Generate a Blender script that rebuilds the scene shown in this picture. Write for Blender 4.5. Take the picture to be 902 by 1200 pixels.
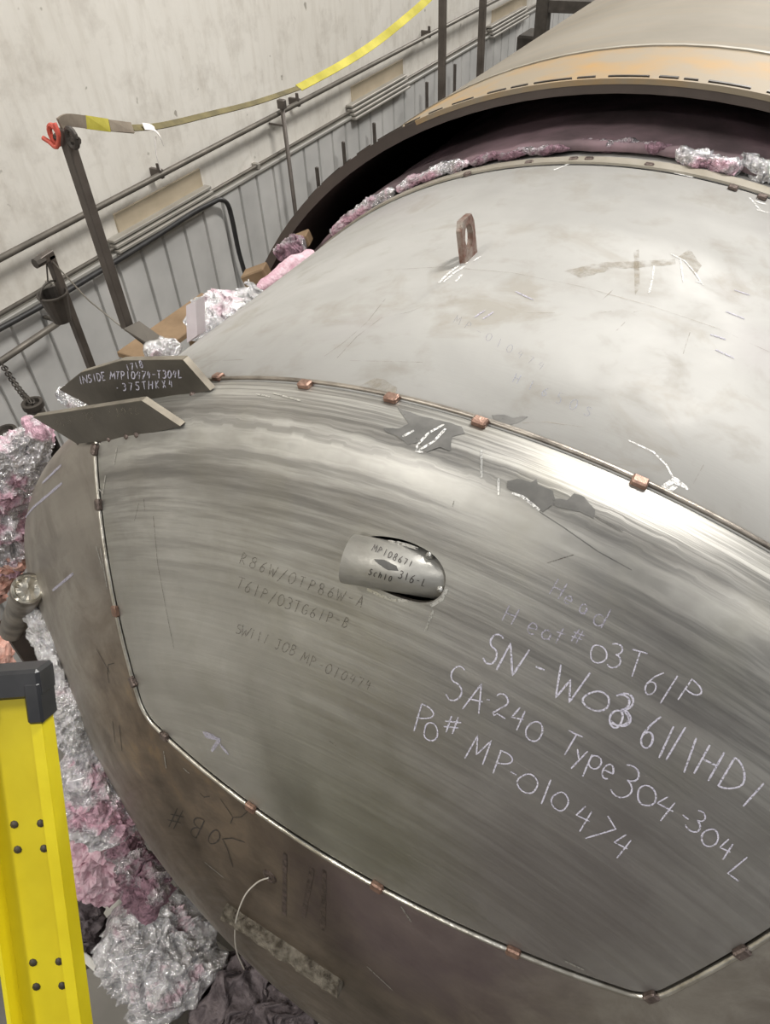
import bpy, bmesh, math, random
import numpy as np
from mathutils import Vector as V, Matrix, noise, geometry
random.seed(7)
sc = bpy.context.scene
for o in list(bpy.data.objects): bpy.data.objects.remove(o)

# ------------------------------------------------------------------ camera
CAMZ = 4.26
FPX = 870.88
PIT, ROLL, YAW = math.radians(44.533), math.radians(-3.423), math.radians(31.858)
cp, sp, cy, sy = math.cos(PIT), math.sin(PIT), math.cos(YAW), math.sin(YAW)
FW = V((-sy*cp, cy*cp, -sp)); _r = V((cy, sy, 0)); _u = _r.cross(FW)
RT = math.cos(ROLL)*_r + math.sin(ROLL)*_u
UP = -math.sin(ROLL)*_r + math.cos(ROLL)*_u
CAM = V((0, 0, CAMZ))
cd = bpy.data.cameras.new('camera'); co = bpy.data.objects.new('camera', cd); sc.collection.objects.link(co)
cd.sensor_fit = 'VERTICAL'; cd.sensor_height = 36.0; cd.lens = FPX/1200*36.0
cd.clip_start = 0.02; cd.clip_end = 200
m = Matrix((RT, UP, -FW)).transposed().to_4x4(); m.translation = CAM; co.matrix_world = m
sc.camera = co

# ------------------------------------------------------------------ world, lamps, exposure
w = bpy.data.worlds.new('hall_air'); sc.world = w; w.use_nodes = True
w.node_tree.nodes['Background'].inputs[0].default_value = (0.95, 0.97, 1.0, 1)
w.node_tree.nodes['Background'].inputs[1].default_value = 0.31
sc.view_settings.view_transform = 'Standard'; sc.view_settings.look = 'None'
sc.view_settings.gamma = 1.0; sc.view_settings.use_curve_mapping = False
sc.view_settings.exposure = 0.0
def lamp(loc, target, sx, sy_, watts, col=(1, .972, .925)):
    l = bpy.data.lights.new('high_bay_lamp', 'AREA'); l.shape = 'RECTANGLE'; l.size = sx; l.size_y = sy_
    l.energy = watts; l.color = col
    o = bpy.data.objects.new('high_bay_lamp', l); sc.collection.objects.link(o)
    o.location = loc; d = V(target)-V(loc); o.rotation_euler = d.to_track_quat('-Z', 'Y').to_euler()
lamp((1.0, 4.4, 9.0), (.6, 3.9, 0), .30, 2.4, 590)
lamp((-.2, 19.0, 9.0), (-.2, 8, 3), 1.6, .8, 1200)
lamp((4.8, -1.5, 9.0), (4.2, -1, 0), .4, 1.8, 130)
lamp((-2.6, -2.6, 9.0), (-2.4, -1.6, 0), .4, 1.6, 200)  # added over the aisle to brighten the insulation at lower left
lamp((-1.5, -9.0, 9.0), (-1.5, -8, 0), 1.6, .6, 260)

# ------------------------------------------------------------------ pixel -> place helpers
def ray(q): return (FW*FPX + RT*(q[0]-451) - UP*(q[1]-600)).normalized()
def at_x(q, x): d = ray(q); return CAM + d*(x/d.x)
def at_y(q, y): d = ray(q); return CAM + d*(y/d.y)
def at_z(q, z): d = ray(q); return CAM + d*((z-CAMZ)/d.z)
def at_d(q, dep): d = ray(q); return CAM + d*(dep/d.dot(FW))
R = 1.5; AX, AZ = -0.3707, CAMZ-2.2002
Y1, Y2, YO, RO = 0.836, 1.9228, 2.067, 1.657
SF, KN, DI = .03, .125, 2.56
YB = Y1-SF; DY = math.sqrt((DI-KN)**2-(R-KN)**2); YC = YB+DY; AL = math.atan2(R-KN, DY)
def sdf(P):
    r = math.hypot(P.x-AX, P.z-AZ); y = P.y
    if y >= YB: return r-R
    if math.atan2(r, YC-y) <= AL: return math.hypot(r, YC-y)-DI
    return math.hypot(r-(R-KN), y-YB)-KN
def nrm(P):
    r = math.hypot(P.x-AX, P.z-AZ); y = P.y; er = V(((P.x-AX)/r, 0, (P.z-AZ)/r))
    if y >= YB: return er
    if math.atan2(r, YC-y) <= AL: return (P-V((AX, YC, AZ))).normalized()
    return (er*(r-(R-KN)) + V((0, y-YB, 0))).normalized()
def hit(q):
    d = ray(q); t = .05
    for _ in range(60):
        e = sdf(CAM+d*t); t += e
        if e < 1e-5: break
        if t > 9: return None
    P = CAM+d*t
    return P, nrm(P)
def on_outer(q, rad=RO):
    d = ray(q); ox, oz = -AX, CAMZ-AZ
    a = d.x*d.x+d.z*d.z; b = 2*(d.x*ox+d.z*oz); c = ox*ox+oz*oz-rad*rad; D = b*b-4*a*c
    if D < 0: return None
    P = CAM+d*((-b-math.sqrt(D))/(2*a)); return P, V((P.x-AX, 0, P.z-AZ)).normalized()
def plane_hit(p0, n):
    def f(q):
        d = ray(q); P = CAM+d*((p0-CAM).dot(n)/d.dot(n)); return P, n
    return f
def cyl(r, th, y): return V((AX+r*math.sin(th), y, AZ+r*math.cos(th)))
SMAX = DI*AL + KN*(math.pi/2-AL) + SF
def prof(s):
    if s <= DI*AL: a = s/DI; return DI*math.sin(a), YC-DI*math.cos(a)
    s2 = s-DI*AL
    if s2 <= KN*(math.pi/2-AL): t = (math.pi/2-AL)-s2/KN; return R-KN+KN*math.cos(t), YB-KN*math.sin(t)
    return R, YB+(s2-KN*(math.pi/2-AL))
def s_of_r(r):
    if r <= DI*math.sin(AL): return DI*math.asin(r/DI)
    t = math.acos(min(1, (r-R+KN)/KN)); return DI*AL+KN*((math.pi/2-AL)-t)
def head_pt(u, v):
    s = math.hypot(u, v); th = math.atan2(u, v); r, y = prof(s); return cyl(r, th, y)
def uv_of(P):
    r = math.hypot(P.x-AX, P.z-AZ); s = s_of_r(min(r, R-1e-6)); th = math.atan2(P.x-AX, P.z-AZ)
    return (s*math.sin(th), s*math.cos(th))

# ------------------------------------------------------------------ materials
def new_mat(name):
    m = bpy.data.materials.new(name); m.use_nodes = True
    nt = m.node_tree; return m, nt, nt.nodes['Principled BSDF']
def nd(nt, t, **k):
    n = nt.nodes.new(t)
    for a, b in k.items(): setattr(n, a, b)
    return n
def ramp(nt, fac, stops):
    n = nt.nodes.new('ShaderNodeValToRGB'); e = n.color_ramp.elements
    while len(e) < len(stops): e.new(0.5)
    for i, (p, c) in enumerate(stops):
        e[i].position = p; e[i].color = (c[0], c[1], c[2], 1) if hasattr(c, '__len__') else (c, c, c, 1)
    nt.links.new(fac, n.inputs[0]); return n.outputs[0]
def noi(nt, vec, scale, detail=4, rough=.55, dist=0):
    n = nt.nodes.new('ShaderNodeTexNoise'); n.inputs['Scale'].default_value = scale
    n.inputs['Detail'].default_value = detail; n.inputs['Roughness'].default_value = rough; n.inputs['Distortion'].default_value = dist
    if vec is not None: nt.links.new(vec, n.inputs['Vector'])
    return n.outputs[0]
def mixc(nt, fac, a, b, mode='MIX'):
    n = nt.nodes.new('ShaderNodeMix'); n.data_type = 'RGBA'; n.blend_type = mode
    for s, x in ((n.inputs['Factor'], fac), (n.inputs['A'], a), (n.inputs['B'], b)):
        if hasattr(x, 'is_linked'): nt.links.new(x, s)
        elif hasattr(x, '__len__'): s.default_value = (x[0], x[1], x[2], 1)
        else: s.default_value = x
    return n.outputs['Result']
def mth(nt, op, a, b=0.0, c=None):
    n = nt.nodes.new('ShaderNodeMath'); n.operation = op
    for i, x in enumerate((a, b) if c is None else (a, b, c)):
        if hasattr(x, 'is_linked'): nt.links.new(x, n.inputs[i])
        else: n.inputs[i].default_value = x
    return n.outputs[0]
def objco(nt): return nt.nodes.new('ShaderNodeTexCoord').outputs['Object']
def bump(nt, p, h, strength=.2, dist=.01):
    n = nt.nodes.new('ShaderNodeBump'); n.inputs['Strength'].default_value = strength; n.inputs['Distance'].default_value = dist
    nt.links.new(h, n.inputs['Height']); nt.links.new(n.outputs[0], p.inputs['Normal'])
MATS = {}
def simple(name, c1, c2=None, scale=8, rough=.6, metal=0.0, bmp=0, lo=.35, hi=.65, detail=5, spec=None):
    m, nt, p = new_mat(name); co_ = objco(nt); f = noi(nt, co_, scale, detail)
    nt.links.new(ramp(nt, f, [(lo, c1), (hi, c2 or c1)]), p.inputs['Base Color'])
    p.inputs['Roughness'].default_value = rough; p.inputs['Metallic'].default_value = metal
    if spec is not None: p.inputs['Specular IOR Level'].default_value = spec
    if bmp: bump(nt, p, noi(nt, co_, scale*4, 4), bmp)
    MATS[name] = m; return m
simple('concrete_floor', (.16, .15, .135), (.24, .225, .2), 1.2, .8)
simple('siding_paint', (.50, .495, .48), (.60, .59, .57), 2.5, .5, 0, 0)
simple('trim_paint', (.30, .29, .265), (.38, .365, .33), 3, .5)
simple('sill_metal', (.30, .28, .25), (.36, .34, .30), 4, .5, .2)
simple('tan_board', (.42, .35, .25), (.49, .415, .305), 5, .75)
simple('dark_steel', (.055, .048, .042), (.10, .088, .076), 9, .55, .5, .1)
simple('pole_steel', (.085, .072, .062), (.13, .112, .098), 9, .5, .45, .1)
simple('pipe_steel', (.13, .118, .10), (.19, .17, .145), 6, .5, .4)
simple('black_rubber', (.018, .017, .017), (.035, .034, .034), 12, .45)
simple('black_plastic', (.012, .013, .015), (.03, .03, .033), 14, .35)
simple('yellow_fibreglass', (.62, .50, .005), (.72, .60, .012), 7, .42, 0, .06)
simple('yellow_webbing', (.33, .29, .03), (.50, .44, .07), 9, .8, 0, .2)
simple('olive_webbing', (.09, .075, .035), (.17, .14, .06), 12, .85, 0, .2)
simple('grey_webbing', (.16, .13, .10), (.25, .21, .16), 12, .85, 0, .2)
simple('red_paint', (.50, .07, .045), (.60, .12, .08), 10, .5)
simple('white_tape', (.78, .74, .70), (.86, .83, .80), 10, .7)
simple('plywood', (.15, .095, .05), (.26, .175, .10), 5, .8, 0, .15)
simple('copper_tack', (.20, .12, .09), (.42, .27, .21), 45, .42, .75, .3)
simple('dark_tack', (.11, .085, .075), (.24, .19, .17), 70, .4, .8, .3)
simple('rusty_lug', (.19, .085, .06), (.36, .32, .28), 38, .42, .6, .3)
simple('bright_rod', (.42, .39, .33), (.75, .72, .65), 25, .3, .9, .1)
simple('dull_rod', (.16, .14, .12), (.40, .36, .31), 12, .42, .85, .15)
simple('crusty_bar', (.085, .07, .052), (.30, .27, .22), 60, .6, .4, .6)
simple('chalk', (.60, .58, .70), (.72, .70, .80), 90, .95, 0, 0, .3, .6, spec=.1)
simple('faint_chalk', (.38, .36, .44), (.50, .48, .56), 120, .95, 0, 0, .3, .6, spec=.1)
simple('white_chalk', (.72, .71, .68), (.86, .85, .83), 90, .95, 0, 0, .3, .6, spec=.1)
simple('pencil', (.09, .075, .06), (.14, .12, .10), 150, .7)
simple('blue_pencil', (.26, .27, .33), (.36, .37, .42), 150, .8)
simple('marker', (.03, .026, .022), (.06, .05, .045), 90, .6)
simple('smudge_grey', (.115, .112, .105), (.17, .165, .155), 30, .75, .2)
simple('brown_scuff', (.26, .22, .16), (.36, .32, .25), 30, .7, .2)
simple('black_gap', (.01, .009, .008), (.02, .018, .016), 9, .8)
simple('crate_paint', (.70, .68, .62), (.80, .78, .73), 5, .6)
simple('pink_fibre', (.50, .29, .35), (.74, .56, .61), 28, .95, 0, .6)
simple('pale_board', (.66, .58, .62), (.76, .70, .73), 9, .6)
simple('salmon_fibre', (.52, .25, .19), (.70, .45, .38), 22, .95, 0, .5)
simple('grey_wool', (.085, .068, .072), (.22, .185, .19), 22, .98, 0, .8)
simple('wire_white', (.66, .62, .55), (.75, .70, .64), 20, .5)
simple('tan_strip', (.27, .245, .195), (.34, .31, .26), 12, .6, .3)
simple('nozzle_steel', (.34, .33, .30), (.45, .44, .41), 14, .42, .55, .1)
simple('mill_plate', (.085, .076, .062), (.13, .116, .096), 7, .5, .3, .15)
simple('cut_edge', (.17, .15, .12), (.28, .25, .20), 18, .45, .6)
simple('ground_metal', (.55, .54, .50), (.70, .69, .66), 40, .35, .85)
simple('jacket_rust', (.25, .205, .145), (.34, .20, .065), 5, .7, .1, 0, .42, .68, 7)
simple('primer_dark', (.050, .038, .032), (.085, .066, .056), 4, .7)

def dusty(name, scale, lo, hi, amax=1.0, detail=3):
    """broken coverage of chalk, pencil and scuffs"""
    m = MATS[name]; nt = m.node_tree; p = nt.nodes['Principled BSDF']
    a = ramp(nt, noi(nt, objco(nt), scale, detail, .6), [(lo, 0), (hi, amax)]); nt.links.new(a, p.inputs['Alpha'])
dusty('chalk', 330, .30, .50, .92); dusty('faint_chalk', 300, .30, .54, .88); dusty('white_chalk', 260, .34, .56, .9)
dusty('pencil', 420, .30, .60, .75); dusty('blue_pencil', 420, .30, .6, .8); dusty('marker', 380, .2, .45, .92)
dusty('brown_scuff', 38, .36, .66, .55, 6); dusty('smudge_grey', 55, .22, .36, .95, 5)
dusty('ground_metal', 240, .30, .5, .9)

def foil_mat(name, silver, pink, thr, scale=9, dark=.35):
    m, nt, p = new_mat(name); c = objco(nt)
    n1 = noi(nt, c, scale, 5, .6); msk = ramp(nt, n1, [(thr-.05, 0), (thr+.05, 1)])
    n2 = noi(nt, c, 55, 4); pk = ramp(nt, n2, [(.3, [x*dark for x in pink]), (.65, pink)])
    sv = ramp(nt, noi(nt, c, 30, 3), [(.3, [x*.55 for x in silver]), (.6, silver)])
    nt.links.new(mixc(nt, msk, sv, pk), p.inputs['Base Color'])
    inv = mth(nt, 'SUBTRACT', 1.0, msk)
    nt.links.new(mth(nt, 'MULTIPLY', inv, .74), p.inputs['Metallic'])
    nt.links.new(mth(nt, 'MULTIPLY_ADD', msk, .65, .14), p.inputs['Roughness'])
    bump(nt, p, noi(nt, c, 20, 5, .66, .4), 1.0, .035)
    MATS[name] = m; return m
foil_mat('foil_silver', (.95, .94, .95), (.80, .60, .66), .62)
foil_mat('foil_pink', (.92, .90, .92), (.80, .50, .60), .53)
foil_mat('foil_mauve', (.62, .58, .60), (.34, .20, .25), .47)
simple('mauve_blanket', (.13, .095, .10), (.30, .20, .225), 5, .8, .1, .3)

def wall_mat():
    m, nt, p = new_mat('precast_concrete'); c = objco(nt)
    a = ramp(nt, noi(nt, c, .8, 6, .6), [(.3, (.70, .665, .60)), (.7, (.80, .77, .71))])
    b = ramp(nt, noi(nt, c, 5, 6, .65), [(.34, (.74, .72, .70)), (.5, (1, 1, 1))])
    mp = nd(nt, 'ShaderNodeMapping'); mp.inputs['Scale'].default_value = (1, 9, 1.6); nt.links.new(c, mp.inputs[0])
    s = ramp(nt, noi(nt, mp.outputs[0], 1.6, 5, .6), [(.36, (.90, .89, .875)), (.52, (1, 1, 1))])
    sp_ = ramp(nt, noi(nt, c, 13, 2, .4), [(.22, (.40, .38, .35)), (.26, (1, 1, 1))])
    x = mixc(nt, .55, a, b, 'MULTIPLY'); x = mixc(nt, .8, x, s, 'MULTIPLY'); x = mixc(nt, .8, x, sp_, 'MULTIPLY')
    nt.links.new(x, p.inputs['Base Color']); p.inputs['Roughness'].default_value = .85
    bump(nt, p, noi(nt, c, 24, 5), .15, .01); MATS['precast_concrete'] = m
wall_mat()

def vessel_mat(name, kind):
    # object origin lies on the floor under the vessel axis; axis is at local z = AZ
    m, nt, p = new_mat(name); c = objco(nt)
    sx = nd(nt, 'ShaderNodeSeparateXYZ'); nt.links.new(c, sx.inputs[0])
    x, y, z0 = sx.outputs; z = mth(nt, 'SUBTRACT', z0, AZ)
    th = mth(nt, 'ARCTAN2', x, z)
    rr = mth(nt, 'SQRT', mth(nt, 'ADD', mth(nt, 'MULTIPLY', x, x), mth(nt, 'MULTIPLY', z, z)))
    sl = mth(nt, 'SUBTRACT', rr, y)
    cb = nd(nt, 'ShaderNodeCombineXYZ'); nt.links.new(mth(nt, 'MULTIPLY', th, 1.2), cb.inputs[0]); nt.links.new(mth(nt, 'MULTIPLY', sl, 26), cb.inputs[1])
    streak = noi(nt, cb.outputs[0], 1.6, 6, .62)
    cb2 = nd(nt, 'ShaderNodeCombineXYZ'); nt.links.new(mth(nt, 'MULTIPLY', th, 3), cb2.inputs[0]); nt.links.new(mth(nt, 'MULTIPLY', sl, 130), cb2.inputs[1])
    fine = noi(nt, cb2.outputs[0], 1.5, 4, .6)
    kmr = nd(nt, 'ShaderNodeMapRange'); kmr.inputs['From Min'].default_value = R*.80; kmr.inputs['From Max'].default_value = R*.95; kmr.inputs['To Min'].default_value = .12; nt.links.new(rr, kmr.inputs['Value']); kmask = kmr.outputs[0]
    cloud = noi(nt, c, 3.2, 6, .6, .4); cl2 = noi(nt, c, 9, 6, .6, .3)
    def spot(cx, cyy, cz, rad, soft):
        d = nd(nt, 'ShaderNodeVectorMath', operation='DISTANCE'); nt.links.new(c, d.inputs[0]); d.inputs[1].default_value = (cx, cyy, AZ+cz)
        dd = mth(nt, 'ADD', d.outputs['Value'], mth(nt, 'MULTIPLY', mth(nt, 'SUBTRACT', cl2, .5), .35))
        n = nd(nt, 'ShaderNodeMapRange'); n.inputs['From Min'].default_value = rad; n.inputs['From Max'].default_value = rad+soft
        n.inputs['To Min'].default_value = 1; n.inputs['To Max'].default_value = 0; nt.links.new(dd, n.inputs['Value']); return n.outputs[0]
    if kind == 'shell':
        col = ramp(nt, cloud, [(.3, (.32, .312, .295)), (.7, (.385, .378, .36))])
        col = mixc(nt, mth(nt, 'MULTIPLY', ramp(nt, cl2, [(.52, 0), (.70, 1)]), .40), col, (.22, .193, .15))
        col = mixc(nt, mth(nt, 'MULTIPLY', ramp(nt, noi(nt, c, 5.5, 5, .6, .6), [(.57, 0), (.68, 1)]), .42), col, (.23, .20, .15))
        col = mixc(nt, mth(nt, 'MULTIPLY', ramp(nt, noi(nt, c, 2.1, 3), [(.55, 0), (.7, 1)]), .35), col, (.345, .315, .325))
        met, ro = .12, ramp(nt, cl2, [(.3, .52), (.7, .72)])
        bs = .04
    elif kind == 'patch':
        col = ramp(nt, cloud, [(.3, (.40, .39, .36)), (.7, (.53, .52, .485))])
        col = mixc(nt, mth(nt, 'MULTIPLY', mth(nt, 'MULTIPLY', ramp(nt, streak, [(.38, 1), (.58, 0)]), kmask), .75), col, (.19, .18, .165))
        col = mixc(nt, mth(nt, 'MULTIPLY', mth(nt, 'MULTIPLY', ramp(nt, fine, [(.40, 1), (.56, 0)]), kmask), .6), col, (.17, .165, .155))
        col = mixc(nt, mth(nt, 'MULTIPLY', ramp(nt, noi(nt, c, 4.5, 7, .65, .8), [(.45, 0), (.7, 1)]), .35), col, (.27, .255, .22))
        col = mixc(nt, mth(nt, 'MULTIPLY', ramp(nt, cl2, [(.5, 0), (.7, 1)]), .22), col, (.30, .285, .225))
        purp = spot(.36, .40, .97, .12, .42)
        col = mixc(nt, mth(nt, 'MULTIPLY', purp, .62), col, (.16, .135, .135))
        col = mixc(nt, mth(nt, 'MULTIPLY', spot(.0, .38, .90, .06, .22), .5), col, (.20, .20, .135))
        met, ro = .72, ramp(nt, mth(nt, 'MULTIPLY_ADD', mth(nt, 'SUBTRACT', fine, .5), .7, streak), [(.3, .34), (.7, .56)])
        bs = .16
    else:
        col = ramp(nt, cloud, [(.3, (.27, .243, .21)), (.7, (.43, .40, .35))])
        col = mixc(nt, mth(nt, 'MULTIPLY', mth(nt, 'MULTIPLY', ramp(nt, streak, [(.35, 1), (.6, 0)]), kmask), .5), col, (.20, .175, .15))
        col = mixc(nt, mth(nt, 'MULTIPLY', ramp(nt, noi(nt, c, 6, 8, .7, .8), [(.42, 0), (.62, 1)]), .55), col, (.16, .135, .115))
        br = spot(-.42, .33, .68, .18, .34)
        col = mixc(nt, mth(nt, 'MULTIPLY', br, .85), col, ramp(nt, cl2, [(.35, (.13, .085, .05)), (.55, (.22, .15, .085)), (.66, (.36, .22, .08))]))
        col = mixc(nt, mth(nt, 'MULTIPLY', spot(-.12, .3, .42, .42, .34), .85), col, ramp(nt, cl2, [(.35, (.10, .075, .055)), (.65, (.20, .16, .125))]))
        col = mixc(nt, mth(nt, 'MULTIPLY', spot(.15, .33, .76, .12, .22), .5), col, (.19, .14, .165))
        met, ro = .62, ramp(nt, streak, [(.3, .40), (.7, .56)])
        bs = .10
    nt.links.new(col, p.inputs['Base Color']); p.inputs['Metallic'].default_value = met
    nt.links.new(ro, p.inputs['Roughness'])
    bump(nt, p, fine, bs, .004); MATS[name] = m
vessel_mat('shell_steel', 'shell'); vessel_mat('patch_steel', 'patch'); vessel_mat('head_steel', 'head')
def outer_mat():
    m, nt, p = new_mat('jacket_grey'); c = objco(nt)
    a = ramp(nt, noi(nt, c, 1.6, 6, .6), [(.3, (.165, .147, .118)), (.7, (.235, .212, .175))])
    mp = nd(nt, 'ShaderNodeMapping'); mp.inputs['Scale'].default_value = (1, 8, 1); nt.links.new(c, mp.inputs[0])
    a = mixc(nt, mth(nt, 'MULTIPLY', ramp(nt, noi(nt, mp.outputs[0], 1.5, 5), [(.5, 0), (.75, 1)]), .4), a, (.27, .21, .14))
    nt.links.new(a, p.inputs['Base Color']); p.inputs['Roughness'].default_value = .75; p.inputs['Metallic'].default_value = .1; p.inputs['Specular IOR Level'].default_value = .25
    MATS['jacket_grey'] = m
outer_mat()

# ------------------------------------------------------------------ object helpers
C = sc.collection
def empty(name, loc, label=None, cat=None, group=None):
    o = bpy.data.objects.new(name, None); o.empty_display_size = .1; C.objects.link(o); o.location = loc
    if label: tag(o, label, cat, group)
    return o
def tag(o, label=None, cat=None, group=None, kind=None):
    if label: o['label'] = label
    if cat: o['category'] = cat
    if group: o['group'] = group
    if kind: o['kind'] = kind
    return o
def root_of(p):
    l = V((0, 0, 0))
    while p is not None: l += p.location; p = p.parent
    return l
def mesh(name, verts, faces, mat, parent=None, smooth=False, origin=None, label=None):
    """verts are world positions; they are stored relative to the parent (or to origin)"""
    base = root_of(parent) if parent is not None else V((0, 0, 0))
    loc = (V(origin)-base) if origin is not None else V((0, 0, 0))
    off = base+loc
    me = bpy.data.meshes.new(name); me.from_pydata([tuple(V(v)-off) for v in verts], [], faces); me.update()
    if smooth: me.polygons.foreach_set('use_smooth', [True]*len(me.polygons))
    me.materials.append(MATS[mat])
    o = bpy.data.objects.new(name, me); C.objects.link(o); o.location = loc
    if parent is not None: o.parent = parent
    if label: o['label'] = label
    return o
class MB:
    def __init__(s): s.v = []; s.f = []
    def add(s, vs, fs):
        k = len(s.v); s.v += [V(v) for v in vs]; s.f += [[i+k for i in f] for f in fs]; return s
    def box(s, c, ax, ay, az, bev=0):
        """half-axis vectors; bevelled box built from three nested slabs"""
        c, ax, ay, az = V(c), V(ax), V(ay), V(az)
        if bev <= 0:
            vs = [c+ax*i+ay*j+az*k for k in (-1, 1) for j in (-1, 1) for i in (-1, 1)]
            return s.add(vs, [(0, 2, 3, 1), (4, 5, 7, 6), (0, 1, 5, 4), (2, 6, 7, 3), (0, 4, 6, 2), (1, 3, 7, 5)])
        lx, ly, lz = ax.length, ay.length, az.length; b = min(bev, lx*.45, ly*.45, lz*.45)
        ux, uy, uz = ax/lx, ay/ly, az/lz
        bm = bmesh.new(); bmesh.ops.create_cube(bm, size=2)
        for v in bm.verts: v.co = V((v.co.x*lx, v.co.y*ly, v.co.z*lz))
        bmesh.ops.bevel(bm, geom=bm.edges[:], offset=b, segments=1, affect='EDGES')
        bm.verts.index_update()
        vs = [c+ux*v.co.x+uy*v.co.y+uz*v.co.z for v in bm.verts]; fs = [[v.index for v in f.verts] for f in bm.faces]
        bm.free(); return s.add(vs, fs)
    def bar(s, a, b, wx, wy, up=V((0, 0, 1)), bev=.002):
        a, b = V(a), V(b); d = b-a; l = d.length; d.normalize()
        x = d.cross(up)
        if x.length < 1e-4: x = d.cross(V((0, 1, 0)))
        x.normalize(); y = x.cross(d)
        return s.box((a+b)/2, d*l/2, x*wx/2, y*wy/2, bev)
    def tube(s, pts, rad, n=8, caps=True):
        pts = [V(p) for p in pts]; k = len(s.v); N = len(pts); rads = rad if hasattr(rad, '__len__') else [rad]*N
        t = (pts[1]-pts[0]).normalized(); x = t.cross(V((0, 0, 1)))
        if x.length < 1e-3: x = t.cross(V((0, 1, 0)))
        x.normalize()
        for i, p in enumerate(pts):
            t = (pts[min(i+1, N-1)]-pts[max(i-1, 0)]).normalized(); x = (x-t*x.dot(t)).normalized(); y = t.cross(x)
            for j in range(n):
                a = 2*math.pi*j/n; s.v.append(p+(x*math.cos(a)+y*math.sin(a))*rads[i])
        for i in range(N-1):
            for j in range(n):
                s.f.append([k+i*n+j, k+i*n+(j+1) % n, k+(i+1)*n+(j+1) % n, k+(i+1)*n+j])
        if caps: s.f.append([k+j for j in range(n)][::-1]); s.f.append([k+(N-1)*n+j for j in range(n)])
        return s
    def lathe(s, org, axis, prof_, n=20):
        """profile of (radius, height along axis)"""
        org, axis = V(org), V(axis).normalized(); x = axis.cross(V((0, 1, 0)))
        if x.length < 1e-3: x = axis.cross(V((1, 0, 0)))
        x.normalize(); y = axis.cross(x); k = len(s.v)
        for r, h in prof_:
            for j in range(n):
                a = 2*math.pi*j/n; s.v.append(org+axis*h+(x*math.cos(a)+y*math.sin(a))*max(r, 1e-4))
        for i in range(len(prof_)-1):
            for j in range(n): s.f.append([k+i*n+j, k+i*n+(j+1) % n, k+(i+1)*n+(j+1) % n, k+(i+1)*n+j])
        return s
    def prism(s, poly, n, th):
        """polygon of world points extruded by th along n"""
        k = len(s.v); N = len(poly); n = V(n)
        s.v += [V(p) for p in poly]+[V(p)+n*th for p in poly]
        s.f.append([k+i for i in range(N)][::-1]); s.f.append([k+N+i for i in range(N)])
        for i in range(N): s.f.append([k+i, k+(i+1) % N, k+N+(i+1) % N, k+N+i])
        return s
    def build(s, name, mat, parent=None, smooth=False, origin=None, label=None):
        return mesh(name, s.v, s.f, mat, parent, smooth, origin, label)
def catmull(p, n=6):
    p = [V(x) for x in p]
    if len(p) < 3: return p
    out = []
    for i in range(len(p)-1):
        a, b, c, d = p[max(i-1, 0)], p[i], p[i+1], p[min(i+2, len(p)-1)]
        for j in range(n):
            t = j/n; out.append(.5*((2*b)+(c-a)*t+(2*a-5*b+4*c-d)*t*t+(3*b-a-3*c+d)*t**3))
    out.append(p[-1]); return out
def sweep_section(pts, secf, closed=True): pass

# ribbons that lie on a surface: chalk, pencil, scratches
def resample(pl, step=4.0):
    out = [pl[0]]
    for a, b in zip(pl[:-1], pl[1:]):
        l = math.hypot(b[0]-a[0], b[1]-a[1]); n = max(1, int(l/step))
        for i in range(1, n+1): out.append((a[0]+(b[0]-a[0])*i/n, a[1]+(b[1]-a[1])*i/n))
    return out
def ribbons(name, strokes, width, mat, surf, parent, lift=.0009, step=4.0, label=None):
    mb = MB()
    for st in strokes:
        hs = [surf(q) for q in resample(st, step)]; hs = [h for h in hs if h]
        if len(hs) < 2: continue
        k = len(mb.v); N = len(hs)
        for i, (P, n) in enumerate(hs):
            t = hs[min(i+1, N-1)][0]-hs[max(i-1, 0)][0]; side = t.cross(n)
            if side.length < 1e-7: side = V((1, 0, 0))
            side.normalize(); wv = width*(.5+.16*noise.noise(P*160)) * (.75 if i in (0, N-1) else 1)
            mb.v += [P+n*lift-side*wv, P+n*lift+side*wv]
        mb.f += [[k+2*i, k+2*i+1, k+2*i+3, k+2*i+2] for i in range(N-1)]
    return mb.build(name, mat, parent, label=label)
def marks(name, strokes, width, mat, surf, parent, lift=.0009, step=4.0):
    for st in strokes:
        if len(st) > 1: ribbons(name, [st], width, mat, surf, parent, lift, step)
def decal(name, poly, mat, surf, parent, lift=.0006, step=4.0, wob=1.2, label=None):
    pl = resample(poly+[poly[0]], 3)[:-1]
    pl = [(x+wob*noise.noise(V((x*.13, y*.13, 1))), y+wob*noise.noise(V((x*.13, y*.13, 7)))) for x, y in pl]
    xs = [p[0] for p in pl]; ys = [p[1] for p in pl]; pts = [V((p[0], p[1])) for p in pl]; n = len(pl)
    y = min(ys)
    while y < max(ys):
        x = min(xs)
        while x < max(xs): pts.append(V((x, y))); x += step
        y += step
    vs, es, fs, *_ = geometry.delaunay_2d_cdt(pts, [(i, (i+1) % n) for i in range(n)], [], 1, 1e-4)
    hs = [surf((v.x, v.y)) for v in vs]
    if any(h is None for h in hs): return None
    return mesh(name, [h[0]+h[1]*lift for h in hs], [list(f) for f in fs], mat, parent, True, label=label)

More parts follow.
